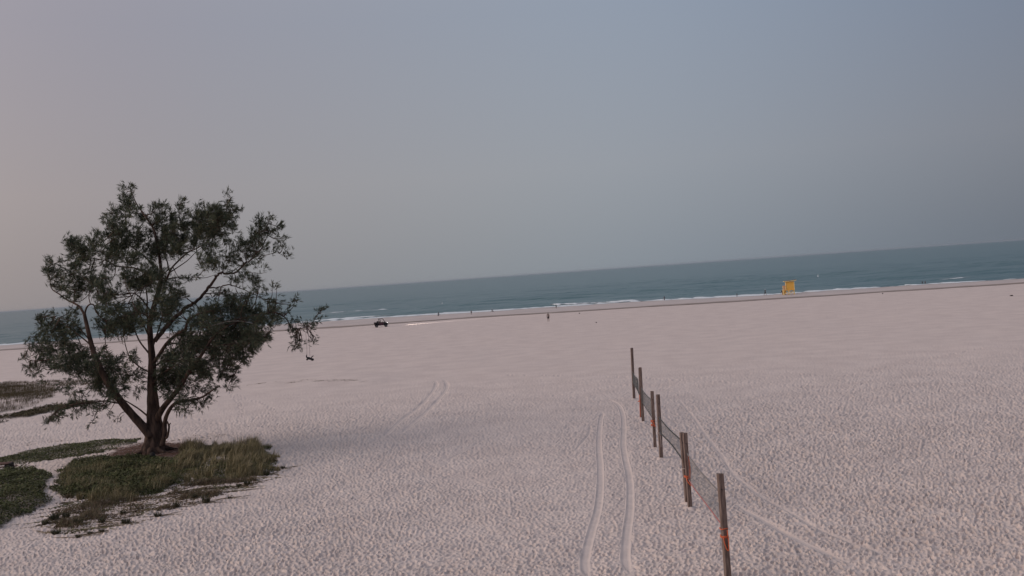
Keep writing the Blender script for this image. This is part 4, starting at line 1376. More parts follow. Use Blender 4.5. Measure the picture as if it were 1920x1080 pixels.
def litter():
    """fallen needles: reddish-brown carpet round the trunk"""
    poly = [(196, 862), (215, 846), (255, 834), (300, 828), (345, 834), (352, 850), (335, 866), (290, 864), (240, 868)]
    g3 = [tuple(ground(*p)[:2]) for p in poly]
    c = spline(np.array(g3 + [g3[0]]), n=10)[:-1]
    ctr = c.mean(0)
    V = []; Fc = []
    rings = 7
    for k in range(rings + 1):
        f = k / rings
        ang = np.arange(len(c))
        q = ctr + (c - ctr) * f * (1 + 0.10 * vnoise(ang * 0.6, ang * 0 + k, 66))[:, None]
        V.append(np.c_[q, gz(q[:, 0], q[:, 1]) + 0.055 - (0.12 if k == rings else 0)])
    V = np.concatenate(V); n = len(c)
    i = np.arange(rings)[:, None] * n + np.arange(n)[None, :]
    j = np.arange(rings)[:, None] * n + (np.arange(n)[None, :] + 1) % n
    Fq = np.stack([i, j, j + n, i + n], -1).reshape(-1, 4)
    tag(link('needle_litter', mesh_np('needle_litter', V, Fq), M['litter']), 'reddish brown carpet of fallen needles round the foot of the tree', kind='structure')
    x, y, e, r = patch_points(poly, 9000, 515, 0.5)
    az = r.uniform(0, 6.28, len(x)); L = r.uniform(0.1, 0.3, len(x))
    z = gz(x, y) + 0.065
    dx, dy = np.cos(az) * L, np.sin(az) * L
    V = np.stack([np.c_[x, y, z], np.c_[x + dx, y + dy, z + r.uniform(0, .05, len(x))], np.c_[x + dx * .5 - dy * .10, y + dy * .5 + dx * .10, z + 0.01]], 1).reshape(-1, 3)
    i = np.arange(len(x)) * 3
    tag(link('fallen_needles', tri_mesh('fallen_needles', V, np.zeros((0, 4), int), np.c_[i, i + 1, i + 2]), M['litter_needle']),
        'loose reddish needles and twigs scattered round the foot of the tree', 'needle litter', kind='stuff')


litter()

def runner_vines():
    r = random.Random(31)
    mb = MB()
    x, y, e, rr = patch_points(FRINGE, 260, 520, 0.3)
    for x0, y0 in zip(x, y):
        a = r.gauss(0.25, 0.35) + (math.pi if r.random() < 0.3 else 0)
        L = r.uniform(0.5, 2.2); pts = []
        px_, py_ = x0, y0
        for i in range(7):
            pts.append((px_, py_, float(gz(px_, py_)) + r.uniform(0.0, 0.035)))
            a += r.uniform(-.3, .3); px_ += L / 6 * math.cos(a); py_ += L / 6 * math.sin(a)
        w = r.uniform(0.012, 0.03)
        mb.tube(pts, [w * q for q in (.7, 1, 1, .9, .8, .6, .3)], 4, cap=False)
    tag(mb.build('runner_vines', M['vine'], None), 'tangle of thin brown runner vines creeping over the sandy front edge', 'vines', kind='stuff')


runner_vines()

# single tussocks that stand apart on the sand
def tussock_mesh(seed, n, h, w, lean, runners):
    r = np.random.default_rng(seed)
    a = r.uniform(0, 6.28, n); q = r.random(n) ** 0.7 * 0.13
    V, _ = blades(q * np.cos(a), q * np.sin(a), np.full(n, -0.03), h * r.uniform(.4, 1, n), np.full(n, w), np.abs(r.normal(lean, .25, n)), r, azb=a + r.normal(0, .5, n))
    i = np.arange(n) * 5
    return tri_mesh('tuft', V, np.c_[i, i + 1, i + 2, i + 3], np.c_[i + 3, i + 2, i + 4])


TUFT_DARK = [tussock_mesh(600 + i, 90, 0.42, 0.026, 0.55, 0) for i in range(3)]
TUFT_TAN = [tussock_mesh(610 + i, 200, 0.85, 0.020, 0.35, 0) for i in range(2)]
for me in TUFT_DARK: me.materials.append(M['tussock'])
for me in TUFT_TAN: me.materials.append(M['grass'])


def runner(seed, L):
    r = random.Random(seed)
    mb = MB()
    for k in range(3):
        a = r.uniform(-0.5, 0.5) + (math.pi if k == 1 else 0)
        pts = []
        x = y = 0.0
        for i in range(7):
            pts.append((x, y, 0.03 + 0.02 * r.random()))
            a += r.uniform(-.35, .35); x += L / 7 * math.cos(a); y += L / 7 * math.sin(a)
        mb.tube(pts, [0.022, .022, .02, .018, .016, .012, .006], 4)
    return mb


def tussock(px, py, sc, label, kind='dark', run=0.0):
    g = ground(px, py)
    o = empty('grass_tussock', g, random.uniform(0, 6.28) if run == 0 else random.uniform(-0.3, 0.3))
    me = random.choice(TUFT_DARK if kind == 'dark' else TUFT_TAN)
    t_ = link('tuft', me, me.materials[0], o); t_.scale = (sc, sc, sc * random.uniform(.8, 1.1))
    if run > 0:
        runner(int(px), run).build('runner', M['vine'], o)
    tag(o, label, 'grass tussock', 'single tussocks along the sandy front edge of the dune patch' if kind == 'dark' else 'tan seed-headed tufts in the dune patch')


for a in [(84.5, 984, .9, 'dark tussock at the leftmost tip of the dune patch, on the path side', 'dark', .9),
          (103, 976, 1.2, 'largest dark tussock near the left tip of the dune patch', 'dark', .0),
          (123.5, 972, 1.0, 'dark tussock just right of the largest one at the left tip', 'dark', .8),
          (106, 1002, 1.0, 'lowest tussock in the picture, below the left tip of the dune patch', 'dark', 1.2),
          (147, 984, 1.0, 'tussock with a long runner, above the sandy shelf near the left tip', 'dark', 1.2),
          (146, 1008, .6, 'small reddish tussock at the very bottom edge of the dune patch', 'dark', 1.4),
          (169.5, 1002, .6, 'small low tussock right of the reddish one at the bottom edge', 'dark', .9),
          (190, 998, .7, 'single dark sprig at the bottom edge, below the tussock with a straight stem', 'dark', .4),
          (190.5, 980, .9, 'upright tussock halfway up the sandy front slope, left of the centre of the patch', 'dark', 1.0),
          (238, 982, 1.1, 'dark bushy tussock at the bottom edge below the green shrub cover', 'dark', .9),
          (230, 964, .8, 'olive tussock on the slope directly above the dark bushy one', 'dark', .5),
          (297, 969, .9, 'low dark tussock on the front edge straight below the trunk', 'dark', 1.3),
          (331, 952, .9, 'low dark tussock right of the one below the trunk', 'dark', 1.1),
          (365, 935, .7, 'thin upright sprig above the wide flat clump on the front edge', 'dark', .4),
          (386, 943, 1.1, 'wide flat clump on the front edge below the tall grass', 'dark', 1.4),
          (424, 915, .6, 'small twiggy tussock on bare sand below the tall grass', 'dark', .9),
          (430, 935, .5, 'thin trailing runner clump at the front edge, right of the wide flat clump', 'dark', 1.2),
          (447, 913, .7, 'short tussock just left of the spiky one under the tall grass', 'dark', .5),
          (465, 909, 1.0, 'spiky dark tussock on the sand under the right end of the tall grass', 'dark', .8),
          (500, 891, .9, 'dark tussock at the lower right corner of the tall grass', 'dark', .8),
          (531, 879, .7, 'outermost tussock at the right tip of the dune patch', 'dark', .9),
          (162, 926, .8, 'tan tuft standing left of centre in the green shrub cover', 'tan'),
          (149, 938, .7, 'brownish tuft at the lower left of the green shrub cover', 'tan'),
          (174, 942, .75, 'tan tuft right of the brownish one at the lower left of the shrubs', 'tan'),
          (216, 944, .8, 'pinkish tan tuft at the lower edge of the green shrub cover', 'tan'),
          (312, 912, .9, 'large golden tuft between the green shrubs and the tall grass', 'tan'),
          (352, 905, .8, 'tan tuft on the lower edge of the tall grass, right of the golden one', 'tan'),
          (392, 897, .8, 'tan tuft in the middle of the lower edge of the tall grass', 'tan'),
          (495, 868, .9, 'tall tuft at the right end of the tall grass', 'tan')]:
    tussock(*a)


# ------------------------------------------------------------------ the tree
TREE = ground(290, 850)
TY = TREE[1]


def T(px, py, dy=0.0):
    return at(px, py, TY + dy)


tree = empty('pine_tree', TREE)
tag(tree, 'big windswept pine-like tree with a spreading dark crown and several low limbs', 'tree')
PXM = np.linalg.norm(T(300, 700) - T(290, 700)) / 10.0        # metres per photo pixel at the tree
LIMB_SAMPLES = []


def limb(name, pts, r0, r1, n=10, m_='bark', power=0.8, flute=0.06, sub=5, jit=0.0):
    """pts: (px, py, depth); r in photo pixels"""
    c = spline(np.array([T(*p) for p in pts]), n=sub)
    rs = np.random.default_rng(int(abs(pts[0][0] * 7 + pts[-1][1])))
    if jit: c[1:-1] += rs.normal(0, jit, (len(c) - 2, 3))
    s = np.linspace(0, 1, len(c))
    rad = (r0 + (r1 - r0) * s ** power) * PXM * (0.72 if r0 > 4.5 else 0.58)
    mb = MB()
    mb.tube(c, list(rad), n, flute=flute, seed=float(pts[0][0]))
    LIMB_SAMPLES.append(c)
    mb.build(name, M[m_], tree, smooth=True, origin=TREE)


# trunk with a fluted, spreading foot
tr = spline(np.array([(*T(288, 866), 36), (*T(288, 853), 28), (*T(288, 842), 22.0), (*T(289, 825), 18), (*T(289, 800), 15), (*T(288, 775), 12.0), (*T(286, 745), 9.4), (*T(285, 715), 7.8),
                      (*T(285.5, 680), 6.8), (*T(284, 655), 6.0), (*T(282, 630), 5.2), (*T(281, 605), 4.8), (*T(290, 570), 4.4), (*T(299, 540), 3.9), (*T(302, 515), 3.4),
                      (*T(300, 490), 2.8), (*T(295, 460), 2.3), (*T(288, 430), 1.8), (*T(272, 405), 1.4), (*T(256, 382), 1.0), (*T(246, 358), 0.6)]), n=4)
mb = MB(); mb.tube([p[:3] for p in tr], [p[3] * PXM for p in tr], 26, flute=0.11, seed=1.3)
LIMB_SAMPLES.append(tr[18:, :3])
mb.build('trunk', M['bark'], tree, smooth=True, origin=TREE)
for a, L in ((-0.9, 1.6), (0.3, 1.5), (1.2, 1.2), (2.4, 1.7), (3.6, 1.5), (4.6, 1.1)):
    b = Vector(TREE); pts = []
    for k, (q, z) in enumerate(((0.45, 0.40), (0.75, 0.20), (1.1, 0.09), (L, 0.0), (L + .35, -0.15))):
        x = b.x + q * math.cos(a + 0.1 * k); y = b.y + q * math.sin(a + 0.1 * k)
        pts.append((x, y, float(gz(x, y)) + z))
    mb = MB(); mb.tube(pts, [0.20, .16, .11, .08, .04], 8, flute=.1, seed=a); mb.build('root', M['bark'], tree, smooth=True, origin=TREE)

limb('limb', [(284, 818, -.3), (270, 802, -.4), (250, 780, -.6), (226, 752, -.9), (205, 722, -1.1), (190, 695, -1.2), (177, 665, -1.2), (170, 640, -1.2), (163, 610, -1.2), (158, 588, -1.2)], 13, 4.2, 12)
limb('limb', [(158, 590, -1.2), (150, 576, -1.2), (140, 569, -1.0), (127, 563, -.9), (112, 552, -.8), (97, 541, -.7), (93, 520, -.6), (90, 500, -.6)], 4.2, 0.8, 8)
limb('limb', [(158, 592, -1.2), (162, 578, -1.4), (168, 571, -1.6), (176, 572, -1.6), (180, 584, -1.5), (190, 596, -1.3), (199, 604, -1.2), (197, 630, -1), (199, 655, -1)], 3.2, 1.0, 7)
limb('limb', [(279, 782, .3), (262, 768, .6), (245, 757, .9), (225, 745, 1.2), (205, 728, 1.5), (190, 716, 1.6)], 3.2, 1.2, 8)
limb('limb', [(233, 757, -.9), (215, 755, -1.6), (195, 752, -2.3), (170, 755, -3), (145, 757, -3.4), (118, 764, -3.6), (98, 778, -3.7), (92, 792, -3.7)], 3.0, 0.8, 7)
limb('limb', [(292, 790, -.2), (305, 766, -.6), (322, 745, -1.1), (340, 722, -1.6), (352, 700, -2.0), (368, 680, -2.3), (385, 655, -2.4), (402, 630, -2.4), (425, 612, -2.3), (455, 600, -2)], 8.5, 2.0, 10)
limb('limb', [(304, 835, -.5), (309, 812, -.6), (309, 792, -.7), (314, 775, -.8), (324, 760, -1.2), (340, 752, -1.5), (360, 750, -1.8), (380, 744, -2.2), (398, 732, -2.5), (412, 724, -2.6)], 7.5, 1.4, 9, flute=.12)
limb('limb', [(310, 822, -.5), (314, 818, -.9), (317, 800, -.9), (313, 790, -.8)], 4.5, 2.5, 7)
limb('limb', [(318, 796, -.75), (320, 793, -.8)], 2.0, 1.2, 6)
limb('limb', [(286, 683, 0), (297, 668, -.4), (312, 645, -.9), (330, 628, -1.4), (347, 617, -1.8), (352, 602, -2), (365, 592, -2.2), (380, 587, -2.3), (400, 582, -2.4)], 6.0, 1.5, 9)
limb('limb', [(290, 640, .2), (308, 617, .4), (330, 594, .6), (350, 577, .7), (367, 566, .8), (382, 550, .9), (395, 535, .9), (405, 518, .9), (414, 512, .9), (432, 513, .9), (447, 508, .8), (460, 495, .7),
              (475, 482, .6), (492, 462, .5), (500, 445, .4), (503, 420, .3)], 6.0, 0.9, 9, jit=.03)
limb('limb', [(392, 540, .9), (412, 538, .6), (430, 534, .3), (450, 540, .1), (467, 548, 0), (485, 556, -.1), (502, 566, -.2)], 2.6, .7, 6, jit=.02)
limb('limb', [(384, 551, .9), (405, 549, 1.2), (425, 547, 1.5), (445, 550, 1.7), (465, 556, 1.8)], 2.0, .6, 6, jit=.02)
limb('limb', [(445, 510, .8), (465, 510, .9), (485, 513, 1), (500, 511, 1.1)], 1.6, .5, 5, jit=.015)
limb('limb', [(475, 482, .6), (500, 478, .6), (520, 474, .5), (538, 484, .5)], 1.6, .5, 5)
limb('dead_branch', [(375, 615, -2.2), (395, 611, -2.6), (415, 606, -2.8), (435, 602, -2.9), (455, 603, -3.0), (475, 607, -3.0)], 1.5, .9, 6, m_='deadwood')
limb('dead_branch', [(386, 602, -2.2), (405, 597, -2.4), (420, 593, -2.6)], .9, .5, 5, m_='deadwood')
limb('limb', [(415, 605, -2.3), (450, 598, -2.0), (485, 590, -1.7), (515, 586, -1.4), (535, 596, -1.2), (545, 612, -1.1), (555, 616, -1.0), (572, 614, -.9), (585, 606, -.8), (594, 592, -.7), (602, 581, -.7)], 3.0, .7, 7)
limb('limb', [(300, 520, 0), (312, 522, -.2), (318, 510, -.4), (324, 500, -.5), (340, 484, -.7), (353, 473, -.9), (372, 464, -1.1), (392, 450, -1.2), (410, 428, -1.2), (422, 408, -1.1), (427, 380, -1)], 4.0, .8, 8)
limb('limb', [(318, 511, -.4), (335, 500, .2), (352, 488, .6), (366, 474, .9), (378, 464, 1.0)], 2.2, .8, 6)
limb('limb', [(316, 506, -.4), (314, 492, 0), (310, 480, .3), (312, 455, .6), (325, 430, .8), (336, 400, .9)], 2.6, .7, 7)
limb('limb', [(299, 525, 0), (285, 520, .4), (272, 511, .8), (254, 503, 1.2), (236, 501, 1.5), (217, 498, 1.8), (200, 489, 2), (185, 486, 2.1), (167, 482, 2.1), (150, 470, 2), (132, 455, 2)], 3.6, .8, 8)
limb('limb', [(290, 500, .3), (270, 480, -.3), (250, 465, -.7), (230, 450, -1), (215, 432, -1.2), (205, 418, -1.2)], 3.0, .7, 7)
limb('limb', [(282, 618, .1), (276, 592, .5), (276, 560, .9), (272, 535, 1.2), (262, 520, 1.4)], 3.8, 1.4, 7)
limb('limb', [(302, 528, 0), (320, 522, .6), (340, 521, 1.2), (358, 521, 1.6), (370, 520, 1.8)], 2.8, .8, 6)
limb('limb', [(280, 580, .2), (262, 557, -.6), (245, 549, -1.2), (225, 553, -1.6), (205, 548, -1.9), (190, 540, -2)], 2.8, .8, 7)
limb('limb', [(284, 668, .2), (262, 640, .9), (250, 610, 1.5), (246, 590, 1.9), (240, 570, 2.1)], 3.2, .9, 7)
limb('limb', [(286, 700, .3), (265, 690, 1), (245, 672, 1.8), (236, 650, 2.3), (230, 620, 2.6)], 3.4, 1.0, 7)
limb('limb', [(180, 672, -1.2), (160, 668, -1.8), (135, 668, -2.3), (110, 672, -2.6), (85, 675, -2.8), (60, 676, -2.9), (46, 670, -2.9)], 3.0, .6, 7)
limb('limb', [(172, 648, -1.2), (150, 630, -.6), (130, 615, -.1), (110, 600, .3), (92, 594, .5), (74, 595, .6)], 2.8, .7, 7)
limb('limb', [(170, 640, -1.2), (146, 612, -1.9), (134, 602, -2.1), (118, 598, -2.2), (104, 593, -2.2)], 2.2, .7, 6)
limb('limb', [(285, 720, -.2), (305, 700, -1.2), (325, 688, -2.1), (345, 676, -2.8), (370, 668, -3.3)], 3.4, 1.2, 7)
limb('limb', [(352, 700, -2), (375, 695, -1.6), (400, 688, -1.2), (425, 690, -.8), (440, 702, -.7)], 3.0, .8, 7)
limb('limb', [(385, 655, -2.4), (410, 648, -2.7), (435, 645, -2.8), (460, 645, -2.8), (480, 640, -2.7), (497, 632, -2.6)], 2.8, .8, 7)
limb('limb', [(286, 690, .2), (310, 672, 1.4), (335, 650, 2.4), (360, 636, 3.2), (390, 630, 3.8), (420, 628, 4.2)], 3.6, 1.0, 7)
limb('limb', [(288, 730, .3), (312, 712, 1.5), (335, 705, 2.4), (358, 712, 3.0), (375, 722, 3.3)], 3.0, 1.0, 7)
limb('limb', [(284, 640, -.1), (272, 615, -1.2), (262, 590, -2.1), (252, 575, -2.8), (246, 555, -3.2)], 3.0, 1.0, 7)
limb('limb', [(285, 655, .1), (300, 610, 1.4), (308, 580, 2.3), (315, 555, 2.9), (325, 530, 3.2)], 3.2, 1.0, 7)

# foliage clumps (photo x, y, radius) that the crown is made of
CL = '''243.7 355 11;242 374 13;243.7 389 16;236 399 15;255.5 396 10;267 407 14;282 407 11;297 384 11;306 387 8;303 407 11;214 407 11;212 396 8;
202 423 10;215.5 436 20;208 444 18;230 432 13;230 455 23;258.5 441 14;245 458 20;186 447 11;172.6 461 13;186 469 14;
129.6 455.5 11;143 463 15;137 470 14;152 470 16;163.7 476 16;149 482 16;297 429 20;309 411 10;303 451 22;290 470 24;267 476 20;223 481 20;201 481 13;247 488 20;215 466 16;
338.5 380 7;334 390 8;340 399 11;324 411 12;334 418.5 14;322 429 12;337 436 15;330 451 20;315 444 14;344 451 13;
355 414 7;355 429 10;383 386 7;380 399 10;371 411 13;381.5 421.5 20;366.7 432 16;374 444 20;366.7 457 16;395 407 16;396 429 24;409.6 407 18;412.6 423 22;423 384 10;426 368 7;421.5 396 12;
439 399 9;449.6 395 7;433 411 14;430 426 12;426 438 12;404 444 15;392 461 13;418.5 458.5 8;404 467 8;
503 408 7;489.6 418.5 11;510 417 7;485 432 14;497 436 13;475 444 12;482 452.6 16;519 432 10;526.7 429 6;515 447 10;528 447 7;526.7 458.5 9;534 473 8;538.5 484 5;463 455.5 12;452.6 458.5 11;
455.5 470 14;478 469 15;492.6 466 11;438 476 13;463 482 16;510 472 8;485 484 9;426 487 13;395 484 10;383 492.6 12;407 493 10;307 466 24;330 470 20;
89.6 496 8;98.5 493 7;94 510 12;100 521.5 13;107 529 14;118 518.5 9;116 536 14;138.5 495 14;146 510 17;135.5 518.5 16;149 524 13;138.5 536 19;126.7 551 13;143 554 15;124 489 7;
171 499 9;171 512.6 9;168 527 14;180 533 18;195 533 15;203.7 529 7;172.6 545 17;190 548 18;209.6 551 14;227 552.6 11;198 563 15;187 572 13;205 578 17;220 581 15;233 592.6 15;220 606 20;242 606 19;
205 613 16;190 603 11;183 616 12;198 498 14;205 509.6 11;233 521.5 17;251 524 22;269 521.5 23;257 539 21;272 536 19;251 575 14;257 586.7 16;257 563 8;264.5 606 15;
72 597 8;85 594 10;101.5 586.7 7;79 609 12;91 613 17;103 609 14;112 621 19;124 603 13;94 628 17;58.5 632.6 9;72 635.5 12;131 616 13;143 622 13;124 635.5 18;130 582 7;143 590 12;235 622 19;212.6 625 15;
40 662 6;48 670 8;46.7 685 8;63 680 13;66.7 650 13;78 658 15;70 692 11;86.7 676.7 16;65 700 6;100 661.7 18;113 645 19;98 692 14;111.7 675 18;128 661.7 22;136.7 675 22;126.7 691.7 20;153 666.7 20;161.7 683 22;
150 695 16;170 698 18;183 678 22;186.7 700 20;195 713 20;186.7 726.7 14;203 728 20;220 723 16;216.7 740 13;200 743 13;211.7 695 18;220 678 14;203 683 16;236.7 695 13;245 670 15;186.7 661.7 13;228 713 13;
71.7 713 5;116.7 723 8;136.7 720 8;140 735 10;123 735 7;153 733 8;128 757 10;111.7 763 12;95 783 11;91.7 793 7;106.7 773 9;136.7 762 12;153 760 10;170 755 10;186.7 757 9;126.7 778 5;173 780 5;173 793 5;180 770 5;
203 775 4;221.7 783 4;147 773 4;258 727 11;253 707 13;
340 640 16;310 670 17;327 662 21;352 637 21;363 653 23;343 678 25;318 690 25;302 707 21;327 713 23;310 727 17;347 707 23;368 687 25;377 642 25;397 653 25;410 637 23;402 673 21;418 678 15;385 700 16;418 690 13;
435 692 13;440 703 9;427 713 12;410 710 12;427 728 8;402 727 8;373 713 12;377 733 13;383 750 11;383 758 8;397 747 6;360 753 11;343 753 13;332 758 9;350 763 9;340 740 12;315 737 10;307 740 7;
427 650 19;448 637 21;443 658 17;457 650 17;457 670 13;472 660 9;477 642 13;485 628 15;497 633 8;460 680 6;473 630 17;360 727 8;335 770 4;353 770 4;
390 492 9;376 498 7;402.6 500 12;419 508.5 12;386 506.5 9;433 492 12;453.6 496 10;484 496 8;494 502 5;435 523 11;455.6 523 15;474 523 15;484 535 11;443 533 9;474 541 7;464 557 13;443 559 15;413 551 10;398.5 559 8;
433 572 15;480 551 8;500 553 8;510.6 543 7;519 537 5;504.5 567.6 8;517 561.5 5;352 523 8;337 523 7;364 521 6;311 531 15;327 549 13;301 555 22;321 561.5 20;297 572 22;327 576 13;313 586 20;286.5 531 18;280 512.6 17;
301 521 18;290.5 592 16;315 602 17;345.6 557 8;364 582 10;382 582 12;402.6 586 17;390 594 19;374 600 17;423 578 17;443 582 19;455.6 572 13;470 582 17;480 594 17;464 594 19;443 594 19;500 588 15;512.6 580 9;
512.6 596 14;500 606 13;517 612 9;484 606 15;464 614.5 21;443 618.5 21;423 610 19;402.6 606 19;382 614.5 19;362 610 14;476 633 17;488 641 13;494 629 13;455.6 635 17;433 635 17;
533 586 7;539 582 7;549 565.6 5;543 571.7 6;553 561.5 4;553 602 8;541 602 6;545 620.6 10;551 628.7 11;557.5 641 10;559.5 651 6;565.6 641 4;567.7 602 5;580 606 8;590 600 7;594 590 6;600 584 4;604 579 3;582 620.6 5;
584 635 5;588 643 4;576 618.5 4;553 655 3'''
clumps = [tuple(float(v) for v in c.split()) for c in CL.replace('\n', '').split(';') if c.strip()]
allL = np.concatenate(LIMB_SAMPLES)


def crown():
    r = np.random.default_rng(77)
    V = []; tw = MB()
    nv = 0
    # loose fill between the clumps
    fill = []
    for _ in range(900):
        a, b = clumps[r.integers(len(clumps))], clumps[r.integers(len(clumps))]
        if math.hypot(a[0] - b[0], a[1] - b[1]) < 55 and a is not b and a[2] > 9 and b[2] > 9:
            t_ = r.uniform(0.3, 0.7)
            fill.append((a[0] + (b[0] - a[0]) * t_ + r.normal(0, 5), a[1] + (b[1] - a[1]) * t_ + r.normal(0, 5), 8.5))
    for cx, cy, cr in clumps + fill:
        # depth: thick in the middle of the crown, thin at its rim, close to a limb
        q = math.hypot((cx - 295) / 285, (cy - 585) / 250)
        thick = 5.0 * math.sqrt(max(0.03, 1 - min(q, 1) ** 2))
        dep = float(np.clip(r.normal(0, 0.55) * thick, -thick, thick))
        c0 = T(cx, cy, 0.0)
        d2 = np.hypot(allL[:, 0] - c0[0], allL[:, 2] - c0[2])
        near = np.argmin(d2)
        dep = 0.8 * dep + 0.45 * (allL[near, 1] - TY) if d2[near] < 1.5 else dep * .9
        if q < 0.5: dep -= abs(r.normal(0, 1.3))
        copies = 2 if (q < 0.6 and cr > 14 and cy > 580) else 1
        for cpy in range(copies):
            dd = dep if cpy == 0 else (-dep * 0.8 + r.normal(0, 1.2))
            c = T(cx, cy, dd)
            rr = cr * PXM * 1.0
            # twig from the closest limb
            d3 = np.linalg.norm(allL - c, axis=1); k = int(np.argmin(d3))
            a = allL[k]
            if 0.15 < d3[k] < (2.0 if cr != 8.5 else 0.8):
                mid = (a + c) / 2 + r.normal(0, 0.08, 3) * d3[k] - np.array([0, 0, 0.04 * d3[k]])
                tw.tube(spline(np.array([a, mid, c]), n=3), [0.035, .032, .028, .024, .02, .016, .012], 4, cap=False)
            upness = np.clip((700 - cy) / 300, -0.55, 1.0)
            ns = int(np.clip((0.33 if cy < 490 else 0.26) * cr ** 2, 9, 260) * (0.62 if copies == 2 else 0.95) * (0.78 if (cx > 420 and cy < 560) else 1.0))
            nb = max(2, int(cr / 2.6))
            u = r.normal(0, 1, (nb, 3)) + np.array([0.34, 0, 1.05 * upness]); u /= np.linalg.norm(u, axis=1)[:, None]
            base = c + r.normal(0, 0.30, (nb, 3)) * rr - u * rr * 0.45
            ln = rr * r.uniform(0.8, 1.55, nb)
            bi = r.integers(0, nb, ns); tt = r.random(ns) ** 0.75
            P = base[bi] + u[bi] * (ln[bi] * tt)[:, None] + r.normal(0, 1, (ns, 3)) * (0.05 + 0.10 * (1 - tt) + 0.05 * rr)[:, None]
            ax = 1.0 * u[bi] + np.array([0.10, 0.0, 0.25 * upness]) + r.normal(0, 0.40, (ns, 3))
            ax /= np.linalg.norm(ax, axis=1)[:, None]
            for k2 in range(nb):
                tw.tube([base[k2], base[k2] + u[k2] * ln[k2] * .5 + r.normal(0, .03, 3), base[k2] + u[k2] * ln[k2]], [.016, .012, .006], 3, cap=False)
            nn = 9
            L = r.uniform(0.16, 0.40, (ns, nn)) * (0.72 + 0.28 * min(1, cr / 12))
            f = r.normal(0, 0.30, (ns, nn, 3))
            D = ax[:, None, :] + f
            D /= np.linalg.norm(D, axis=2)[:, :, None]
            off = r.uniform(0, 0.16, (ns, nn))[:, :, None] * ax[:, None, :]
            B = P[:, None, :] + off
            E1 = B + D * L[:, :, None]
            E1[:, :, 2] -= 0.05 * L
            side = np.cross(D, r.normal(0, 1, (ns, nn, 3)))
            side /= np.linalg.norm(side, axis=2)[:, :, None] + 1e-9
            wv = r.uniform(0.008, 0.019, (ns, nn))[:, :, None]
            M1 = B + D * (L * 0.5)[:, :, None]
            V.append(np.stack([B, M1 + side * wv, E1, M1 - side * wv], 2).reshape(-1, 3))
    V = np.concatenate(V)
    n = len(V) // 4
    i = np.arange(n) * 4
    me = tri_mesh('foliage', V - np.array(TREE), np.c_[i, i + 1, i + 2, i + 3], np.zeros((0, 3), int))
    o = link('foliage', me, M['needle'], tree)
    o['kind'] = 'stuff'
    t_ = tw.build('twigs', M['bark'], tree, smooth=True, origin=TREE); t_['kind'] = 'stuff'
    print('needles', n)


crown()

# ------------------------------------------------------------------ dangling thing on the far right branch
p0 = T(572.5, 648, -.9); p1 = T(578, 650, -.9); bb = T(581, 672, -.9)
o = empty('hanging_bundle', bb)
tag(o, 'small dark bundle dangling on two thin cords from the far right branch of the tree', 'hanging bundle')
for a, b in ((T(573, 622, -.95), T(575.5, 669, -.9)), (T(577, 616, -.92), T(581, 668, -.9))):
    mb = MB(); mb.tube([Vector(a), (Vector(a) + Vector(b)) / 2 + Vector((0.03, 0, 0)), Vector(b)], 0.012, 5); mb.build('cord', M['pale_rope'], o, origin=bb)
mb = MB()
mb.ellipsoid((-0.02, 0, 0.0), (0.20, 0.14, 0.075), 12, 7, Matrix.Rotation(R(22), 3, 'Y'))
mb.ellipsoid((0.15, 0, -0.08), (0.10, 0.08, 0.08), 10, 6)
mb.ellipsoid((-0.17, 0.02, -0.06), (0.07, 0.06, 0.05), 10, 6)
mb.tube([(-0.16, 0, 0.02), (-0.20, 0, 0.14), (-0.17, 0, 0.24)], [.05, .04, .025], 6)
mb.tube([(0.08, 0, 0.0), (0.16, 0, 0.12), (0.24, 0, 0.14)], [.04, .03, .025], 6)
mb.build('bundle', M['dark'], o, smooth=True, origin=None)

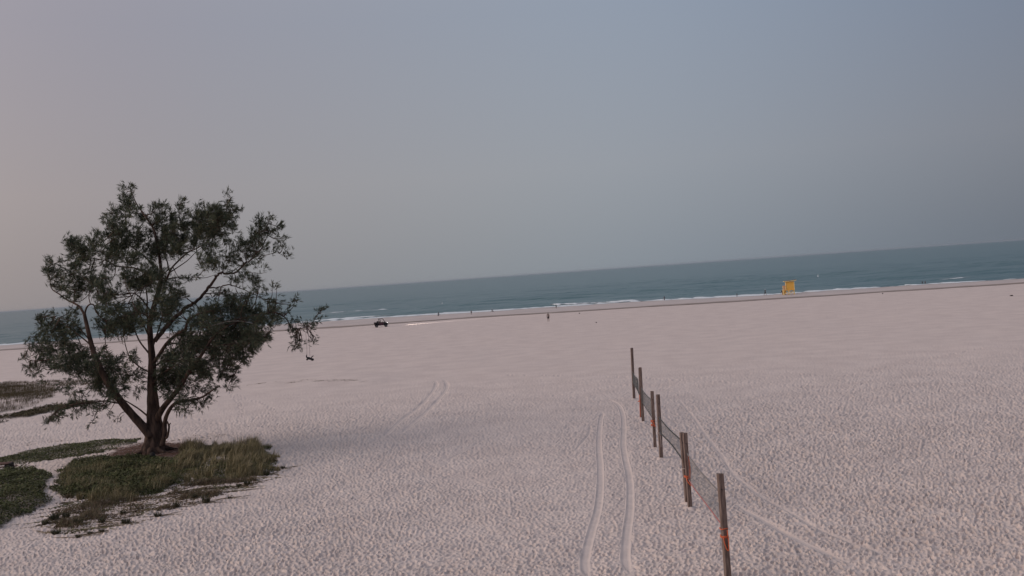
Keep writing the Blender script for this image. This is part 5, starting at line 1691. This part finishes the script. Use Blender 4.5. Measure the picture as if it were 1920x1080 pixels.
# ------------------------------------------------------------------ stump in front of the trunk
g = ground(287.5, 861)
o = empty('stump', g)
tag(o, 'short dark wooden stump sticking up right in front of the tree trunk', 'stump')
mb = MB(); mb.tube([(0, 0, -0.15), (0, 0, 0.1), (-0.02, 0, 0.28), (-0.05, 0.0, 0.42)], [0.19, .16, .13, .10], 12, flute=.12, seed=2); mb.build('stem', M['table_dark'], o, smooth=True)
mb = MB(); mb.tube([(0.05, 0, 0.1), (0.14, -0.02, 0.16), (0.22, -0.03, 0.10)], [.08, .06, .035], 8, flute=.1); mb.build('side_stub', M['table_dark'], o, smooth=True)

# ------------------------------------------------------------------ picnic table at the left edge
g = ground(2, 893)
o = empty('picnic_table', g, R(6))
tag(o, 'red-brown wooden picnic table cut off by the left edge behind the dark shrubs', 'picnic table')
for i in range(4):
    mb = MB(); mb.box((-0.35, -0.30 + 0.20 * i, 0.74), (1.9, 0.185, 0.05), ch=0.008); mb.build('plank', M['table'], o)
for y in (-0.66, 0.66):
    mb = MB(); mb.box((-0.25, y, 0.44), (1.9, 0.25, 0.05), ch=0.008); mb.build('seat_plank', M['table'], o)
for x in (-1.05, 0.42):
    for sgn in (-1, 1):
        mb = MB(); mb.bar((x, sgn * 0.62, -0.1), (x, sgn * 0.22, 0.71), 0.16, 0.09); mb.build('leg', M['table_dark'], o)
    mb = MB(); mb.box((x + 0.07, 0, 0.36), (0.06, 1.5, 0.12)); mb.build('cross_beam', M['table_dark'], o)
mb = MB(); mb.box((0.56, -0.1, 0.55), (0.34, 0.5, 0.42), ch=0.03); mb.build('end_board', M['table_dark'], o)
mb = MB(); mb.box((0.85, -0.2, 0.36), (0.40, 0.28, 0.09), ch=0.02); mb.build('end_seat', M['table_dark'], o)


# ------------------------------------------------------------------ haze over the sea and beach
mb = MB(); mb.box((0, 20000, 6.0), (90000, 44000, 28.0))
m = bpy.data.materials.new('haze_air'); m.use_nodes = True
t = m.node_tree; t.nodes.clear()
o_ = t.nodes.new('ShaderNodeOutputMaterial'); v_ = t.nodes.new('ShaderNodeVolumePrincipled')
v_.inputs['Color'].default_value = (0.60, 0.65, 0.72, 1); v_.inputs['Density'].default_value = 0.00003; v_.inputs['Anisotropy'].default_value = 0.0
t.links.new(v_.outputs[0], o_.inputs['Volume'])
tag(mb.build('haze', m, None), 'thin pale haze over the beach and sea', 'haze', kind='stuff')
